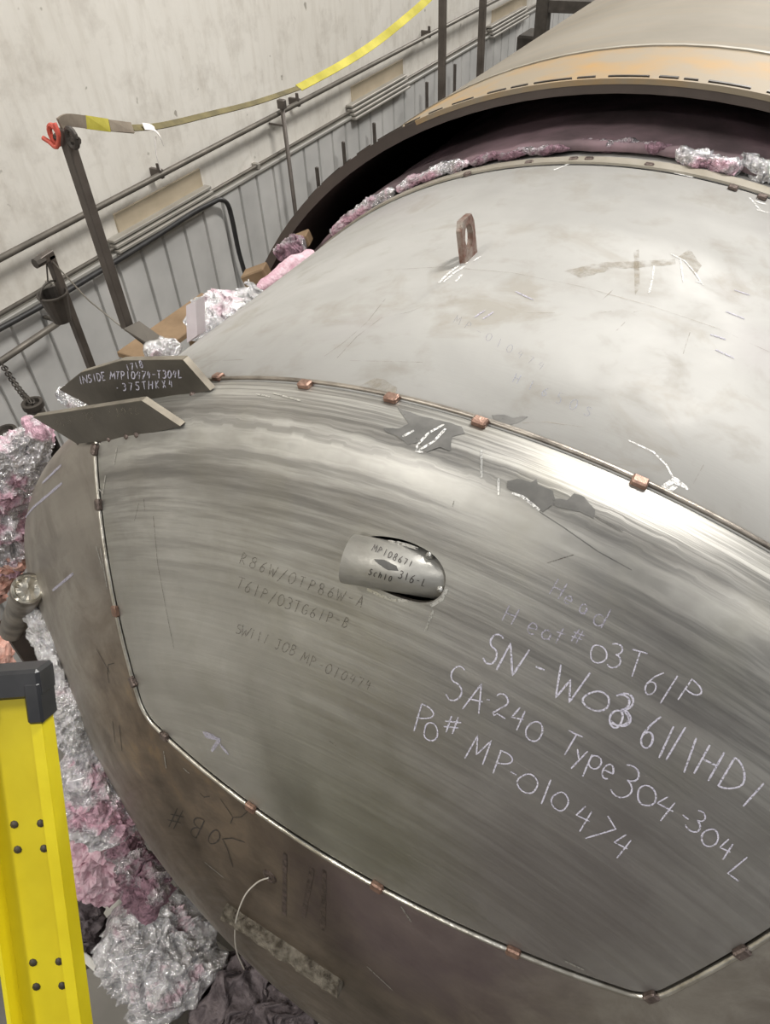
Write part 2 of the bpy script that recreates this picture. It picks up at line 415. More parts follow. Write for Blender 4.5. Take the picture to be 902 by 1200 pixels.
# stroke lettering
def _arc(cx, cy_, rx, ry, a0, a1, n=10):
    return [(cx+rx*math.cos(math.radians(a0+(a1-a0)*i/n)), cy_+ry*math.sin(math.radians(a0+(a1-a0)*i/n))) for i in range(n+1)]
G = {
 '0': [_arc(.32, .5, .32, .5, 100, 470, 18)], 'O': [_arc(.32, .5, .34, .5, 80, 440, 18)],
 '1': [[(.3, 1), (.3, 0)]],
 '2': [_arc(.28, .72, .27, .28, 150, -40, 9)+[(.05, .12), (.12, 0), (.25, .1), (.62, .0)]],
 '3': [_arc(.22, .76, .3, .24, 130, -80, 9)+_arc(.24, .26, .34, .27, 80, -140, 10)],
 '4': [[(.22, .95), (.02, .45), (.6, .5)], [(.5, .85), (.42, 0)]],
 '5': [[(.55, 1), (.1, 1), (.08, .58)]+_arc(.26, .3, .3, .3, 110, -140, 9)],
 '6': [[(.5, 1), (.22, .72), (.06, .35)]+_arc(.3, .24, .25, .24, 170, 520, 14)],
 '7': [[(.02, .95), (.6, .92), (.22, 0)]],
 '8': [_arc(.3, .75, .22, .24, -90, 270, 12)+_arc(.3, .26, .28, .26, 90, -270, 12)],
 'A': [[(0, 0), (.34, 1), (.6, 0)], [(.1, .38), (.62, .45)]],
 'B': [[(.05, 0), (.05, 1)]+_arc(.1, .76, .38, .24, 90, -90, 8)+_arc(.1, .26, .46, .26, 90, -90, 8)],
 'C': [_arc(.36, .5, .36, .5, 50, 310, 12)],
 'D': [[(.05, 1), (.02, 0)]+_arc(.05, .5, .62, .5, -90, 90, 12)],
 'E': [[(.55, 1), (.05, 1), (.05, 0), (.55, 0)], [(.05, .52), (.45, .52)]],
 'G': [_arc(.36, .5, .36, .5, 50, 330, 12)+[(.68, .45), (.4, .45)]],
 'H': [[(.05, 1), (0, 0)], [(.6, 1), (.55, 0)], [(.02, .5), (.58, .52)]],
 'I': [[(.1, 1), (.1, 0)]],
 'J': [[(.15, 1), (.6, 1)], [(.4, 1), (.4, .25)]+_arc(.2, .22, .2, .22, 0, -160, 6)],
 'K': [[(.05, 1), (.05, 0)], [(.55, 1), (.06, .45), (.58, 0)]],
 'L': [[(.08, 1), (.0, .02), (.55, .08)]],
 'M': [[(0, 0), (.15, 1), (.4, .3), (.72, 1), (.8, 0)]],
 'N': [[(0, 0), (.1, 1), (.55, .02), (.72, 1)]],
 'P': [[(.05, 0), (.1, 1)]+_arc(.12, .74, .45, .25, 85, -100, 10)],
 'R': [[(.05, 0), (.1, 1)]+_arc(.12, .75, .4, .25, 85, -95, 8)+[(.58, 0)]],
 'S': [_arc(.35, .76, .28, .24, 40, 250, 8)+_arc(.27, .26, .3, .27, 80, -150, 9)],
 'T': [[(0, 1), (.66, 1)], [(.35, 1), (.3, 0)]],
 'W': [[(0, 1), (.18, 0), (.42, .7), (.6, 0), (.9, 1)]],
 'X': [[(0, 1), (.55, 0)], [(.55, 1), (0, 0)]],
 '-': [[(.05, .5), (.5, .5)]], '.': [[(.15, .42), (.3, .45)]], '/': [[(.05, -.2), (.55, 1.1)]],
 '#': [[(.12, .05), (.22, .95)], [(.4, .05), (.48, .95)], [(0, .62), (.65, .68)], [(-.03, .32), (.62, .38)]],
 'a': [_arc(.28, .35, .26, .33, 60, 400, 12)+[(.54, .05)]],
 'c': [_arc(.3, .35, .28, .33, 50, 300, 10)],
 'd': [_arc(.26, .3, .25, .28, 60, 400, 12), [(.56, 1), (.5, 0)]],
 'e': [[(.04, .36), (.56, .4)]+_arc(.3, .36, .27, .34, 10, 310, 12)],
 'h': [[(.06, 1), (.05, 0)], [(.05, .4)]+_arc(.28, .38, .22, .25, 160, 0, 6)+[(.5, 0)]],
 'p': [[(.05, .65), (.0, -.35)], _arc(.26, .38, .26, .28, 150, -180, 10)],
 't': [[(.28, .95), (.25, 0)], [(0, .6), (.55, .64)]],
 'y': [[(.02, .65), (.25, .25)], [(.55, .7), (.05, -.35)]],
}
def glyph(ch, cx, cy_, h, ang, wf=1.0):
    a = math.radians(ang); ex = (math.cos(a), math.sin(a)); ey = (math.sin(a), -math.cos(a)); out = []
    xs = [p[0] for st in G[ch] for p in st]; mid = (min(xs)+max(xs))/2
    ph = random.random()*50; wf *= .9+.2*random.random(); ang_ = random.uniform(-5, 5); a = math.radians(ang+ang_); ex = (math.cos(a), math.sin(a)); ey = (math.sin(a), -math.cos(a))
    for st in G[ch]:
        st = [(x+.07*noise.noise(V((x*1.5+ph, y*1.5, 0))), y+.07*noise.noise(V((x*1.5, y*1.5+ph, 3)))) for x, y in st]
        out.append([(cx+(x-mid)*wf*h*ex[0]+(y-.5)*h*ey[0], cy_+(x-mid)*wf*h*ex[1]+(y-.5)*h*ey[1]) for x, y in st])
    return out
def text_line(txt, p0, p1, h, wf=.75, bow=0):
    n = len(txt); out = []; ang = math.degrees(math.atan2(p1[1]-p0[1], p1[0]-p0[0]))
    for i, ch in enumerate(txt):
        if ch == ' ': continue
        t = (i+.5)/n; b = bow*4*t*(1-t)
        out += glyph(ch, p0[0]+(p1[0]-p0[0])*t, p0[1]+(p1[1]-p0[1])*t+b, h*(.92+.16*random.random()), ang, wf)
    return out

# ================================================================== SETTING
WX = -3.75
fl = mesh('floor', [(-4.2, -25, 0), (14, -25, 0), (14, 26, 0), (-4.2, 26, 0), (-4.2, -25, -.2), (14, -25, -.2), (14, 26, -.2), (-4.2, 26, -.2)],
     [(0, 1, 2, 3), (7, 6, 5, 4), (0, 4, 5, 1), (1, 5, 6, 2), (2, 6, 7, 3), (3, 7, 4, 0)], 'concrete_floor'); tag(fl, kind='structure')
wl = MB().box((WX-.1, .5, 5), (.1, 0, 0), (0, 25, 0), (0, 0, 5)).build('wall_left', 'precast_concrete'); tag(wl, kind='structure')
ZS = at_x((180, 276), WX+.05).z           # top of the metal wainscot
ZC = at_x((116, 297), WX).z               # lower conduit
ZR = at_x((230, 183), WX+.09).z           # upper pipe
print('wall heights', ZS, ZC, ZR)
def siding_mesh(wid, ribs):
    mb = MB(); pitch = wid/ribs; prof_ = []
    for i in range(ribs):
        y0 = i*pitch
        prof_ += [(.02, y0), (.02, y0+pitch*.84), (.002, y0+pitch*.87), (.002, y0+pitch*.95), (.02, y0+pitch*.98)]
    prof_.append((.02, wid-.002)); N = len(prof_)
    mb.v = [V((x, y, 0)) for x, y in prof_]+[V((x, y, ZS)) for x, y in prof_]+[V((-.012, 0, 0)), V((-.012, wid-.002, 0)), V((-.012, 0, ZS)), V((-.012, wid-.002, ZS))]
    mb.f = [[i, i+1, N+i+1, N+i] for i in range(N-1)]
    a = 2*N
    mb.f += [[a, a+2, a+3, a+1], [0, N, a+2, a], [N-1, a+1, a+3, 2*N-1]]
    mb.f.append(list(range(N, 2*N))+[a+3, a+2]); return mb
PW = .84; first = None; y = -1.0; k = 0
while y < 16.5:
    if first is None:
        first = siding_mesh(PW, 4).build('siding_panel', 'siding_paint', wl); o = first
        o.location = V((WX+.02, y, 0))
    else:
        o = first.copy(); C.objects.link(o); o.parent = wl; o.location = V((WX+.02, y, 0))
    y += PW; k += 1
MB().box((WX+.028, 7.5, ZS+.012), (.03, 0, 0), (0, 8.9, 0), (0, 0, .012), .004).build('trim_1', 'trim_paint', wl)
wb = MB().box((5, 25.6, 5), (9, 0, 0), (0, .1, 0), (0, 0, 5)).build('wall_back', 'precast_concrete'); tag(wb, kind='structure')

# blanked wall openings with stacked sill strips
for i, (pa, pb, sa, sb) in enumerate((((133, 254), (238, 224), (133, 288), (247, 225)), ((410, 95), (471, 87), (410, 123), (475, 88)), ((576, 16), (616, 3), (574, 32), (616, 10)))):
    a, b = at_x(pa, WX), at_x(pb, WX); s0, s1 = at_x(sa, WX+.05), at_x(sb, WX+.05)
    zt, zb = at_x((134, 250), WX).z, at_x((137, 283), WX).z
    t = empty('wall_hatch', ((WX), (a.y+b.y)/2, zb), ('tan boarded wall opening with metal sill, above the curved black cable',
        'tan boarded wall opening with metal sill, middle one of three', 'tan boarded wall opening with metal sill, farthest along the wall')[i], 'hatch', 'boarded openings along the concrete wall')
    MB().box((WX+.005, (a.y+b.y)/2, (zt+zb)/2), (.008, 0, 0), (0, abs(b.y-a.y)/2, 0), (0, 0, (zt-zb)/2), .003).build('panel', 'tan_board', t)
    for j in range(4):
        MB().box((WX+.035+.012*j, (s0.y+s1.y)/2, ZC+.045-.03*j), (.03, 0, 0), (0, abs(s1.y-s0.y)/2, 0), (0, 0, .010), .003).build('sill_strip', 'sill_metal', t)

# pipes along the wall
t = empty('wall_pipe', (WX+.10, 1.0, ZR), 'long straight grey pipe running high along the concrete wall', 'pipe')
MB().tube([(WX+.09, -1.5, ZR), (WX+.09, 16, ZR)], .018, 12).build('pipe', 'pipe_steel', t, True)
for q in ((188, 190), (350, 104), (505, 28)):
    yy = at_x(q, WX+.1).y
    MB().box((WX+.045, yy, ZR), (.05, 0, 0), (0, .012, 0), (0, 0, .028), .003).box((WX+.09, yy-.02, ZR+.03), (.012, 0, 0), (0, .006, 0), (0, 0, .04), .002).build('bracket', 'pole_steel', t)
t = empty('wall_conduit', (WX+.04, 1.0, ZC), 'thin grey conduit just above the ribbed metal siding', 'conduit')
MB().tube([(WX+.035, -1.5, ZC), (WX+.035, 16, ZC)], .013, 10).build('conduit', 'pipe_steel', t, True)
for q in ((60, 330), (300, 190), (470, 92)):
    yy = at_x(q, WX+.035).y
    MB().box((WX+.03, yy, ZC), (.03, 0, 0), (0, .015, 0), (0, 0, .02), .003).build('strap_clip', 'sill_metal', t)
cab = [at_x(q, WX+.095) for q in ((-30, 400), (0, 385), (60, 352), (120, 316), (180, 279), (225, 250), (248, 238))]+[at_x(q, WX+.10) for q in ((258, 234), (267, 240), (273, 262), (280, 296), (290, 330))]
tag(MB().tube(catmull(cab, 5), .017, 8).build('power_cable', 'black_rubber', None, True), 'thick black cable following the siding top then bending down', 'cable')
# vertical drop with its clamp fixed to the wall pipe
a, b = at_x((330, 122), WX+.14), at_x((345, 250), WX+.14)
t = empty('drop_pipe', (a.x, a.y, 0), 'thin dark drop pipe hanging from the wall pipe beside the jacket rim', 'pipe')
MB().tube([(a.x, a.y, a.z), (a.x, a.y, 0.0)], .016, 8).build('pipe', 'pole_steel', t, True)
MB().box((a.x, a.y, a.z), (.03, 0, 0), (0, .02, 0), (0, 0, .03), .004).build('clamp', 'pole_steel', t)
c2 = at_x((322, 150), WX+.1)
MB().tube([(a.x, a.y, c2.z), (WX, a.y, c2.z)], .007, 6).build('stay', 'pole_steel', t)
# short pins showing over the jacket rim
for q0, q1, wd in (((371, 196), (372, 260), 'lowest of three over the black rim'), ((402, 166), (403, 220), 'middle of three over the black rim'), ((438, 144), (438, 190), 'highest of three over the black rim'), ((500, 96), (500, 150), 'left of the tall post over the rust band'), ((533, 75), (533, 110), 'between the two tall posts')):
    a = at_x(q0, WX+.14)
    tag(MB().box((a.x, a.y, a.z/2), (.012, 0, 0), (0, .012, 0), (0, 0, a.z/2), .002).build('siding_stake', 'pole_steel', None, origin=(a.x, a.y, 0)), 'short dark stake against the siding, '+wd, 'stake', 'stakes along the siding')
# handrail pipe, chain and capped standpipes at the far left
a, b = at_x((-12, 432), WX+.16), at_x((70, 377), WX+.16)
t = empty('hand_rail', (a.x, a.y, 0), 'short sloping grey pipe rail in front of the siding behind the hanging bucket', 'rail')
MB().tube([a, b], .019, 10).build('rail', 'pipe_steel', t, True)
for p_ in (a, b): MB().tube([p_, (WX+.03, p_.y, p_.z)], .012, 8).build('wall_stub', 'pipe_steel', t)
SX = -3.05
def standpipe(q, r, label):
    p_ = at_x(q, SX); t = empty('standpipe', (p_.x, p_.y, 0), label, 'standpipe', 'dark capped standpipes')
    MB().lathe((p_.x, p_.y, 0), (0, 0, 1), [(.001, 0), (r*.72, 0), (r*.72, p_.z-.10), (r*.8, p_.z-.1), (r*.8, p_.z-.03), (r*.7, p_.z-.03)], 18).build('pipe', 'dark_steel', t, True)
    MB().lathe((p_.x, p_.y, p_.z-.03), (0, 0, 1), [(r*.7, 0), (r, 0), (r, .028), (r*.72, .03), (r*.6, .012), (.001, .01)], 18).build('flange', 'dark_steel', t)
    return p_
s1 = standpipe((37, 471), .052, 'round dark capped standpipe at the foot of the hanging chain')
standpipe((6, 504), .052, 'round dark capped standpipe at the left picture edge beside the pink foil')
t = empty('chain', (s1.x, s1.y, s1.z), 'short dark chain hanging from the sloping rail', 'chain')
c0, c1 = at_x((2, 426), WX+.19), V((s1.x, s1.y, s1.z+.005)); N = 22
for i in range(N):
    f = (i+.5)/N; p_ = c0.lerp(c1, f)+V((0, 0, -.06*4*f*(1-f))); d = (c1-c0).normalized()
    sd = d.cross(V((0, 0, 1)) if i % 2 else V((0, 1, 0))).normalized()
    lk = [p_+d*.034*math.cos(a)+sd*.014*math.sin(a) for a in [2*math.pi*j/8 for j in range(9)]]
    MB().tube(lk, .0045, 5, False).build('link', 'dark_steel', t)

# ================================================================== INNER VESSEL
iv = empty('inner_vessel', (AX, 0, 0), 'bare stainless inner tank with dished head and chalk writing', 'tank')
# shell
mb = MB(); NT = 220
ys = [Y1+.004, 1.1, 1.4, 1.7, Y2-.003]
for yy in ys:
    for j in range(NT): mb.v.append(cyl(R, 2*math.pi*j/NT, yy))
for i in range(len(ys)-1):
    for j in range(NT): mb.f.append([i*NT+j, i*NT+(j+1) % NT, (i+1)*NT+(j+1) % NT, (i+1)*NT+j])
shell = mb.build('shell', 'shell_steel', iv, True, label='pale dull grey rolled shell plate with scuffs and pencil marks')
sm = shell.modifiers.new('plate', 'SOLIDIFY'); sm.thickness = .008; sm.offset = -1
# rear shell course (carries the insulation)
mb = MB(); ys = [Y2+.003, 3.0, 4.6, 6.0]
for yy in ys:
    for j in range(NT): mb.v.append(cyl(R, 2*math.pi*j/NT, yy))
for i in range(len(ys)-1):
    for j in range(NT): mb.f.append([i*NT+j, i*NT+(j+1) % NT, (i+1)*NT+(j+1) % NT, (i+1)*NT+j])
mb.f.append([3*NT+j for j in range(NT)])
mb.build('rear_shell', 'shell_steel', iv, True)

# dished head cut into lower plate and welded-in patch: radial sides at +-31 deg, level chord below
TH = math.radians(34.0); THR = math.radians(30.6); ZCH = .793; RC = .06
xc = ZCH*math.tan(TH)
def seam_uv():
    """left rim -> chord -> right rim, in unrolled head coordinates"""
    right = []
    # corner fillet between the chord and the radial edge in the x,z plane
    half = (math.pi/2-TH+0)/1.0
    d1 = V((-1, 0)); d2 = V((math.sin(TH), math.cos(TH))); corner = V((xc, ZCH))
    ang = d1.angle(d2); tl = RC/math.tan(ang/2); A_ = corner+d1*tl; B_ = corner+d2*tl
    bis = (d1+d2).normalized(); cen = corner+bis*(RC/math.sin(ang/2))
    a0 = math.atan2(A_.y-cen.y, A_.x-cen.x); a1 = math.atan2(B_.y-cen.y, B_.x-cen.x)
    fil = [(cen.x+RC*math.cos(a0+(a1-a0)*i/8), cen.y+RC*math.sin(a0+(a1-a0)*i/8)) for i in range(9)]
    ch = [(A_.x*i/14, ZCH) for i in range(0, 14)]
    xz = ch+fil
    for x, z in xz:
        r = math.hypot(x, z); s = s_of_r(r); th = math.atan2(x, z); right.append((s*math.sin(th), s*math.cos(th)))
    s0 = math.hypot(*right[-1])
    for i in range(1, 31):
        s = s0+(SMAX-s0)*i/30; tq = TH+(THR-TH)*i/30; right.append((s*math.sin(tq), s*math.cos(tq)))
    left = [(-u, v) for u, v in right[1:]][::-1]
    return left+right
SE = seam_uv()
def offset(pl, d):
    out = []
    for i, p_ in enumerate(pl):
        a = pl[max(i-1, 0)]; b = pl[min(i+1, len(pl)-1)]; t = V((b[0]-a[0], b[1]-a[1])).normalized()
        q = V(p_)+V((-t.y, t.x))*d
        if i in (0, len(pl)-1): q = q.normalized()*SMAX
        out.append((q.x, q.y))
    return out
GAP = .0032
p_in = offset(SE, GAP); p_out = offset(SE, -GAP)
def rim_arc(a, b, n=48):
    t0, t1 = math.atan2(*a), math.atan2(*b); return [(SMAX*math.sin(t0+(t1-t0)*i/n), SMAX*math.cos(t0+(t1-t0)*i/n)) for i in range(1, n)]
poly_in = p_in+rim_arc(p_in[-1], p_in[0]); poly_out = p_out+rim_arc(p_out[-1], p_out[0])
hole_px = [(424, 632), (440, 628), (470, 632), (497, 643), (514, 657), (522, 675), (519, 693), (508, 704), (492, 706), (470, 701), (445, 691), (425, 682), (413, 668), (412, 648)]
hole_px = [(V(q).x, V(q).y) for q in [V((p_.x, p_.y)) for p_ in catmull([V((x, y, 0)) for x, y in hole_px+[hole_px[0]]], 3)]][:-1]
hole = [uv_of(hit(q)[0]) for q in hole_px]
pts = []; edges = []
def loop(pl):
    k = len(pts); pts.extend(V(p_) for p_ in pl); n = len(pl); edges.extend((k+i, k+(i+1) % n) for i in range(n))
loop(poly_in)
k = len(pts); pts.extend(V(p_) for p_ in p_out); edges.extend((k+i, k+i+1) for i in range(len(p_out)-1))
loop(hole)
rest = rim_arc(p_out[-1], (p_out[0][0], p_out[0][1]), 2)   # placeholder for the rest of the rim
ta, tb = math.atan2(*p_out[-1]), math.atan2(*p_out[0])+2*math.pi
rimr = [(SMAX*math.sin(ta+(tb-ta)*i/110), SMAX*math.cos(ta+(tb-ta)*i/110)) for i in range(0, 111)]
k = len(pts); pts.extend(V(p_) for p_ in rimr); edges.extend((k+i, k+i+1) for i in range(110))
allb = np.array([(p_.x, p_.y) for p_ in pts])
rings = []; s = .04
while s < SMAX-.006:
    rings.append(s); s += .04 if s < DI*AL-.14 else .0095
for s in rings:
    n = max(8, int(2*math.pi*s/.042)); n = n if s < DI*AL-.14 else 240
    for j in range(n):
        u, v = s*math.sin(2*math.pi*(j+.5*(len(pts) % 2))/n), s*math.cos(2*math.pi*(j+.5*(len(pts) % 2))/n)
        if np.min((allb[:, 0]-u)**2+(allb[:, 1]-v)**2) > .008**2: pts.append(V((u, v)))
vs, es, fs, *_ = geometry.delaunay_2d_cdt(pts, edges, [], 0, 1e-6)
cen = np.array([[sum(vs[i].x for i in f)/len(f), sum(vs[i].y for i in f)/len(f)] for f in fs])
def inside(poly, c):
    p_ = np.array(poly); q = np.roll(p_, -1, 0); r = np.zeros(len(c), bool)
    for (x1, y1), (x2, y2) in zip(p_, q):
        cond = ((y1 > c[:, 1]) != (y2 > c[:, 1]))
        if y1 == y2: continue
        r ^= cond & (c[:, 0] < (x2-x1)*(c[:, 1]-y1)/(y2-y1)+x1)
    return r
i_in = inside(poly_in, cen) & ~inside(hole, cen); i_out = ~inside(poly_out, cen)
P3 = [head_pt(v.x, v.y) for v in vs]
def sub(mask):
    idx = {}; V_ = []; F_ = []
    for f, k_ in zip(fs, mask):
        if not k_: continue
        g = []
        for i in f:
            if i not in idx: idx[i] = len(V_); V_.append(P3[i])
            g.append(idx[i])
        a, b, c = V_[g[0]], V_[g[1]], V_[g[2]]
        n = (b-a).cross(c-a)
        if n.dot(nrm((a+b+c)/3)) < 0: g = g[::-1]
        F_.append(g)
    return V_, F_
v_, f_ = sub(i_out); hd = mesh('head', v_, f_, 'head_steel', iv, True, label='brown stained lower part of the dished head')
v_, f_ = sub(i_in); pa = mesh('head_patch', v_, f_, 'patch_steel', iv, True, label='shiny replacement head plate covered in chalk and pencil notes')
def phi(s):
    if s <= DI*AL: return s/DI
    return min(math.pi/2, AL+(s-DI*AL)/KN)
def soft_normal(P):
    u, v = uv_of(P); s = math.hypot(u, v)
    if P.y > YB: s = SMAX-SF+(P.y-YB)
    f = sum(phi(max(0, s+k_*.011)) for k_ in range(-6, 7))/13 if s > .1 else phi(s)
    er = V((P.x-AX, 0, P.z-AZ)); er = er.normalized() if er.length > 1e-6 else V((0, 0, 1))
    return (er*math.sin(f)+V((0, -math.cos(f), 0))).normalized()
for o in (hd, pa):
    o.data.normals_split_custom_set_from_vertices([tuple(soft_normal(v.co+V((AX, 0, 0)))) for v in o.data.vertices])
def plate_edge(uvs, parent, closed):
    P = [head_pt(*q) for q in uvs]; mb = MB(); n = len(P)
    for p_ in P: mb.v += [p_, p_-nrm(p_)*.010]
    for i in range(n if closed else n-1):
        a, b = 2*i, 2*((i+1) % n); mb.f.append([a, b, b+1, a+1])
    mb.build('plate_edge', 'dull_rod', parent)
plate_edge(hole, pa, True); plate_edge(p_in, pa, False); plate_edge(p_out, hd, False)
# weld rods in the seams
def seam_rod(uvs, rad, mat, lift=.0005, label=None):
    P = [head_pt(*q) for q in uvs]; P = [p_+nrm(p_)*lift for p_ in P]
    return MB().tube(P, rad, 8).build('seam_rod', mat, iv, True, label=label)
rod_uv = offset(SE, -.0065)
seam_rod(rod_uv[2:-2], .0052, 'bright_rod', label='bright filler rod lying along the patch seam')
circ = [cyl(R+.0005, math.radians(a), Y1+.0105) for a in np.linspace(-60, 60, 120)]
MB().tube(circ, .0048, 8).build('seam_rod', 'dull_rod', iv, True, label='dull rod along the seam between shell and head')
back = MB()
for yy in (Y1-.03, Y1+.03):
    for j in range(NT): back.v.append(cyl(R-.013, 2*math.pi*j/NT, yy))
for j in range(NT): back.f.append([j, (j+1) % NT, NT+(j+1) % NT, NT+j])
back.build('gap_shade_ring', 'black_gap', iv, True)  # black ring behind the seam gap, shade of the gap put into its colour
# tack blocks
SEAM3 = [head_pt(*q) for q in offset(SE, -.003)]
def tack(q, mat, l=.024, wd=.018, h=.012, along=None):
    P, n = hit(q)
    near = min(SEAM3, key=lambda a: (a-P).length)
    if (near-P).length < .12 and P.y < Y1-.06: P = near; n = nrm(P)
    q2 = along or (q[0]+8, q[1]+3); t = hit(q2)[0]-hit(q)[0]; t = (t-n*t.dot(n)).normalized(); b = n.cross(t)
    MB().box(P+n*h*.35, t*l/2, b*wd/2, n*h/2, .003).build('tack_block', mat, iv)
for q, mt, al_ in (((257, 444), 'copper_tack', (275, 446)), ((358, 453), 'copper_tack', (376, 456)), ((459, 469), 'copper_tack', (477, 474)),
                   ((562, 497), 'copper_tack', (578, 503)), ((748, 567), 'copper_tack', (764, 574)),
                   ((131, 521), 'dark_tack', (128, 540)), ((121, 592), 'dark_tack', (122, 605)), ((136, 716), 'copper_tack', (138, 727)),
                   ((154, 802), 'dark_tack', (160, 814)), ((193, 856), 'dark_tack', (206, 864)), ((289, 929), 'copper_tack', (302, 938)),
                   ((447, 1029), 'copper_tack', (460, 1037)), ((593, 1112), 'copper_tack', (606, 1118)), ((762, 1161), 'dark_tack', (775, 1156)), ((875, 1109), 'dark_tack', (886, 1103))):
    tack(q, mt, along=al_)
# rear seam: tan backing strip and small tacks
mb = MB(); tr = np.linspace(-75, 75, 90)
for a in tr:
    a = math.radians(a); mb.v += [cyl(R+.001, a, Y2+.004), cyl(R+.006, a, Y2+.006), cyl(R+.006, a, Y2+.046), cyl(R+.001, a, Y2+.048)]
for i in range(len(tr)-1):
    for j in range(3): mb.f.append([4*i+j, 4*i+j+1, 4*i+j+5, 4*i+j+4])
mb.build('backing_strip', 'tan_strip', iv, False, label='tan backing strip around the rear shell seam')
for q in ((548, 206), (620, 193), (672, 189), (690, 189), (760, 196), (858, 222), (892, 233)):
    tack(q, 'dark_tack', .022, .014, .012, (q[0]+10, q[1]+(q[0]-690)*.02))

# lifting lug (plate in the axial-radial plane)
P, n = hit((549, 302)); ey_ = V((0, 1, 0)); tx = n.cross(ey_)
LW, LH, LT = .060, .088, .013
outl = [(-.5, 0), (.5, 0), (.5, .80), (.34, 1), (-.34, 1), (-.5, .80)]
mb = MB(); holep = [(.31*math.cos(a), .56+.29*math.sin(a)) for a in [2*math.pi*i/18 for i in range(18)]]
allp = [V(p_) for p_ in outl]+[V(p_) for p_ in holep]
ed = [(i, (i+1) % 6) for i in range(6)]+[(6+i, 6+(i+1) % 18) for i in range(18)]
v2, e2, f2, *_ = geometry.delaunay_2d_cdt(allp, ed, [], 0, 1e-6)
def inh(c): return ((c[0]/.31)**2+((c[1]-.56)/.29)**2) < .97
tri = [f for f in f2 if not inh((sum(v2[i].x for i in f)/3, sum(v2[i].y for i in f)/3))]
N = len(v2)
for sgn in (-1, 1):
    for v in v2: mb.v.append(P+ey_*(v.x*LW)+n*(v.y*LH-.004)+tx*sgn*LT/2)
for f in tri: mb.f.append(list(f)); mb.f.append([i+N for i in f][::-1])
for a, b in ed: mb.f.append([a, b, b+N, a+N])
mb.build('lifting_lug', 'rusty_lug', iv, label='rusty oval-eyed lifting lug welded upright on the shell')
marks('grind_mark', [[(514, 332), (524, 322), (538, 311), (548, 308)], [(520, 331), (532, 320), (545, 312)], [(534, 330), (541, 322)], [(555, 306), (563, 301)]], .006, 'white_chalk', hit, iv)

# gusset plates standing on the head
def gusset(px_, yy, base_px, mat='mill_plate'):
    pf = plane_hit(V((0, yy, 0)), V((0, -1, 0)))
    poly = [pf(q)[0] for q in px_]
    return poly, pf
poly2, pf2 = gusset([(110, 478), (70, 457), (95, 437), (143, 423), (214, 422), (246, 458), (200, 466), (150, 474)], .800, None)
g2 = MB().prism(poly2, (0, 1, 0), .014).build('gusset_plate', 'mill_plate', iv, label='rear many-cornered gusset plate with white chalk figures')
poly1, pf1 = gusset([(90, 520), (39, 489), (166, 470), (211, 500), (170, 509), (130, 516)], .722, None)
g1 = MB().prism(poly1, (0, 1, 0), .014).build('gusset_plate', 'mill_plate', iv, label='front slanted gusset plate with faint chalk scribble')
for pl, g in ((poly2, g2), (poly1, g1)):
    idx = (1, 2, 3, 4, 5) if g is g2 else (1, 2, 3)
    mb = MB()
    for a, b in zip(idx[:-1], idx[1:]):
        A_, B_ = pl[a], pl[b]; d = (B_-A_).normalized(); nn = V((0, 1, 0)).cross(d).normalized()
        if nn.z < 0 and abs(nn.z) > .1: nn = -nn
        ce = sum(pl, V((0, 0, 0)))/len(pl)
        if (A_-ce).dot(nn) < 0: nn = -nn
        mb.box((A_+B_)/2+V((0, .007, 0))+nn*.0006, d*(B_-A_).length/2, V((0, .007, 0)), nn*.0008)
    mb.build('cut_edge', 'cut_edge', g)
for st in (text_line('1718', (147, 431), (168, 426), 8), text_line('INSIDE', (92, 446), (124, 440), 9), text_line('MTP10474-T304L', (129, 440), (214, 438), 9), text_line('.375THKX4', (134, 454), (204, 449), 9)):
    ribbons('chalk_lettering', st, .0026, 'chalk', lambda q: (pf2(q)[0], V((0, -1, 0))), g2, .0008, 3)
for st in (text_line('INSIDE', (62, 496), (92, 490), 9), text_line('TOP', (96, 489), (112, 487), 9), text_line('T304L', (125, 484), (165, 480), 9)):
    ribbons('chalk_lettering', st, .0016, 'brown_scuff', lambda q: (pf1(q)[0], V((0, -1, 0))), g1, .0008, 3)
for q in ((92, 518), (118, 515), (128, 514), (148, 511), (160, 509), (226, 461)):
    P, n = hit(q); MB().lathe(P-n*.004, n, [(.009, 0), (.007, .005), (.004, .008), (.0005, .009)], 8).build('tack_weld', 'dark_tack', iv, True)

# nozzle stub through the slotted hole
Pa, na = hit((505, 680)); Pb, nb = hit((424, 652))
A_ = Pa-na*.036; B_ = Pb+nb*.024; axd = (B_-A_).normalized(); RP = .0385
mb = MB(); xa = axd.cross(nb).normalized(); ya = xa.cross(axd); n_ = 28
L = (B_-A_).length
A0 = A_-axd*.10
for rr_, rev in ((RP, 0), (RP-.004, 1)):
    for tt in (0, 1):
        for j in range(n_):
            a = 2*math.pi*j/n_; off = xa*math.cos(a)*rr_+ya*math.sin(a)*rr_
            end = L+.108+.012*math.sin(a)
            mb.v.append(A0+axd*(end if tt else 0)+off)
for j in range(n_):
    k2 = (j+1) % n_
    mb.f += [[j, k2, n_+k2, n_+j], [2*n_+j, 3*n_+j, 3*n_+k2, 2*n_+k2], [n_+j, n_+k2, 3*n_+k2, 3*n_+j], [j, 2*n_+j, 2*n_+k2, k2]]
nz = mb.build('nozzle_stub', 'nozzle_steel', iv, True, label='short marked pipe stub poking through a slotted hole')
for e in nz.data.edges: pass
def on_pipe(q):
    d = ray(q); w0 = CAM-A0; dd = d-axd*d.dot(axd); ww = w0-axd*w0.dot(axd)
    a = dd.dot(dd); b = 2*dd.dot(ww); c = ww.dot(ww)-RP*RP; D = b*b-4*a*c
    if D < 0: return None
    P = CAM+d*((-b-math.sqrt(D))/(2*a)); rel = P-A0; return P, (rel-axd*rel.dot(axd)).normalized()
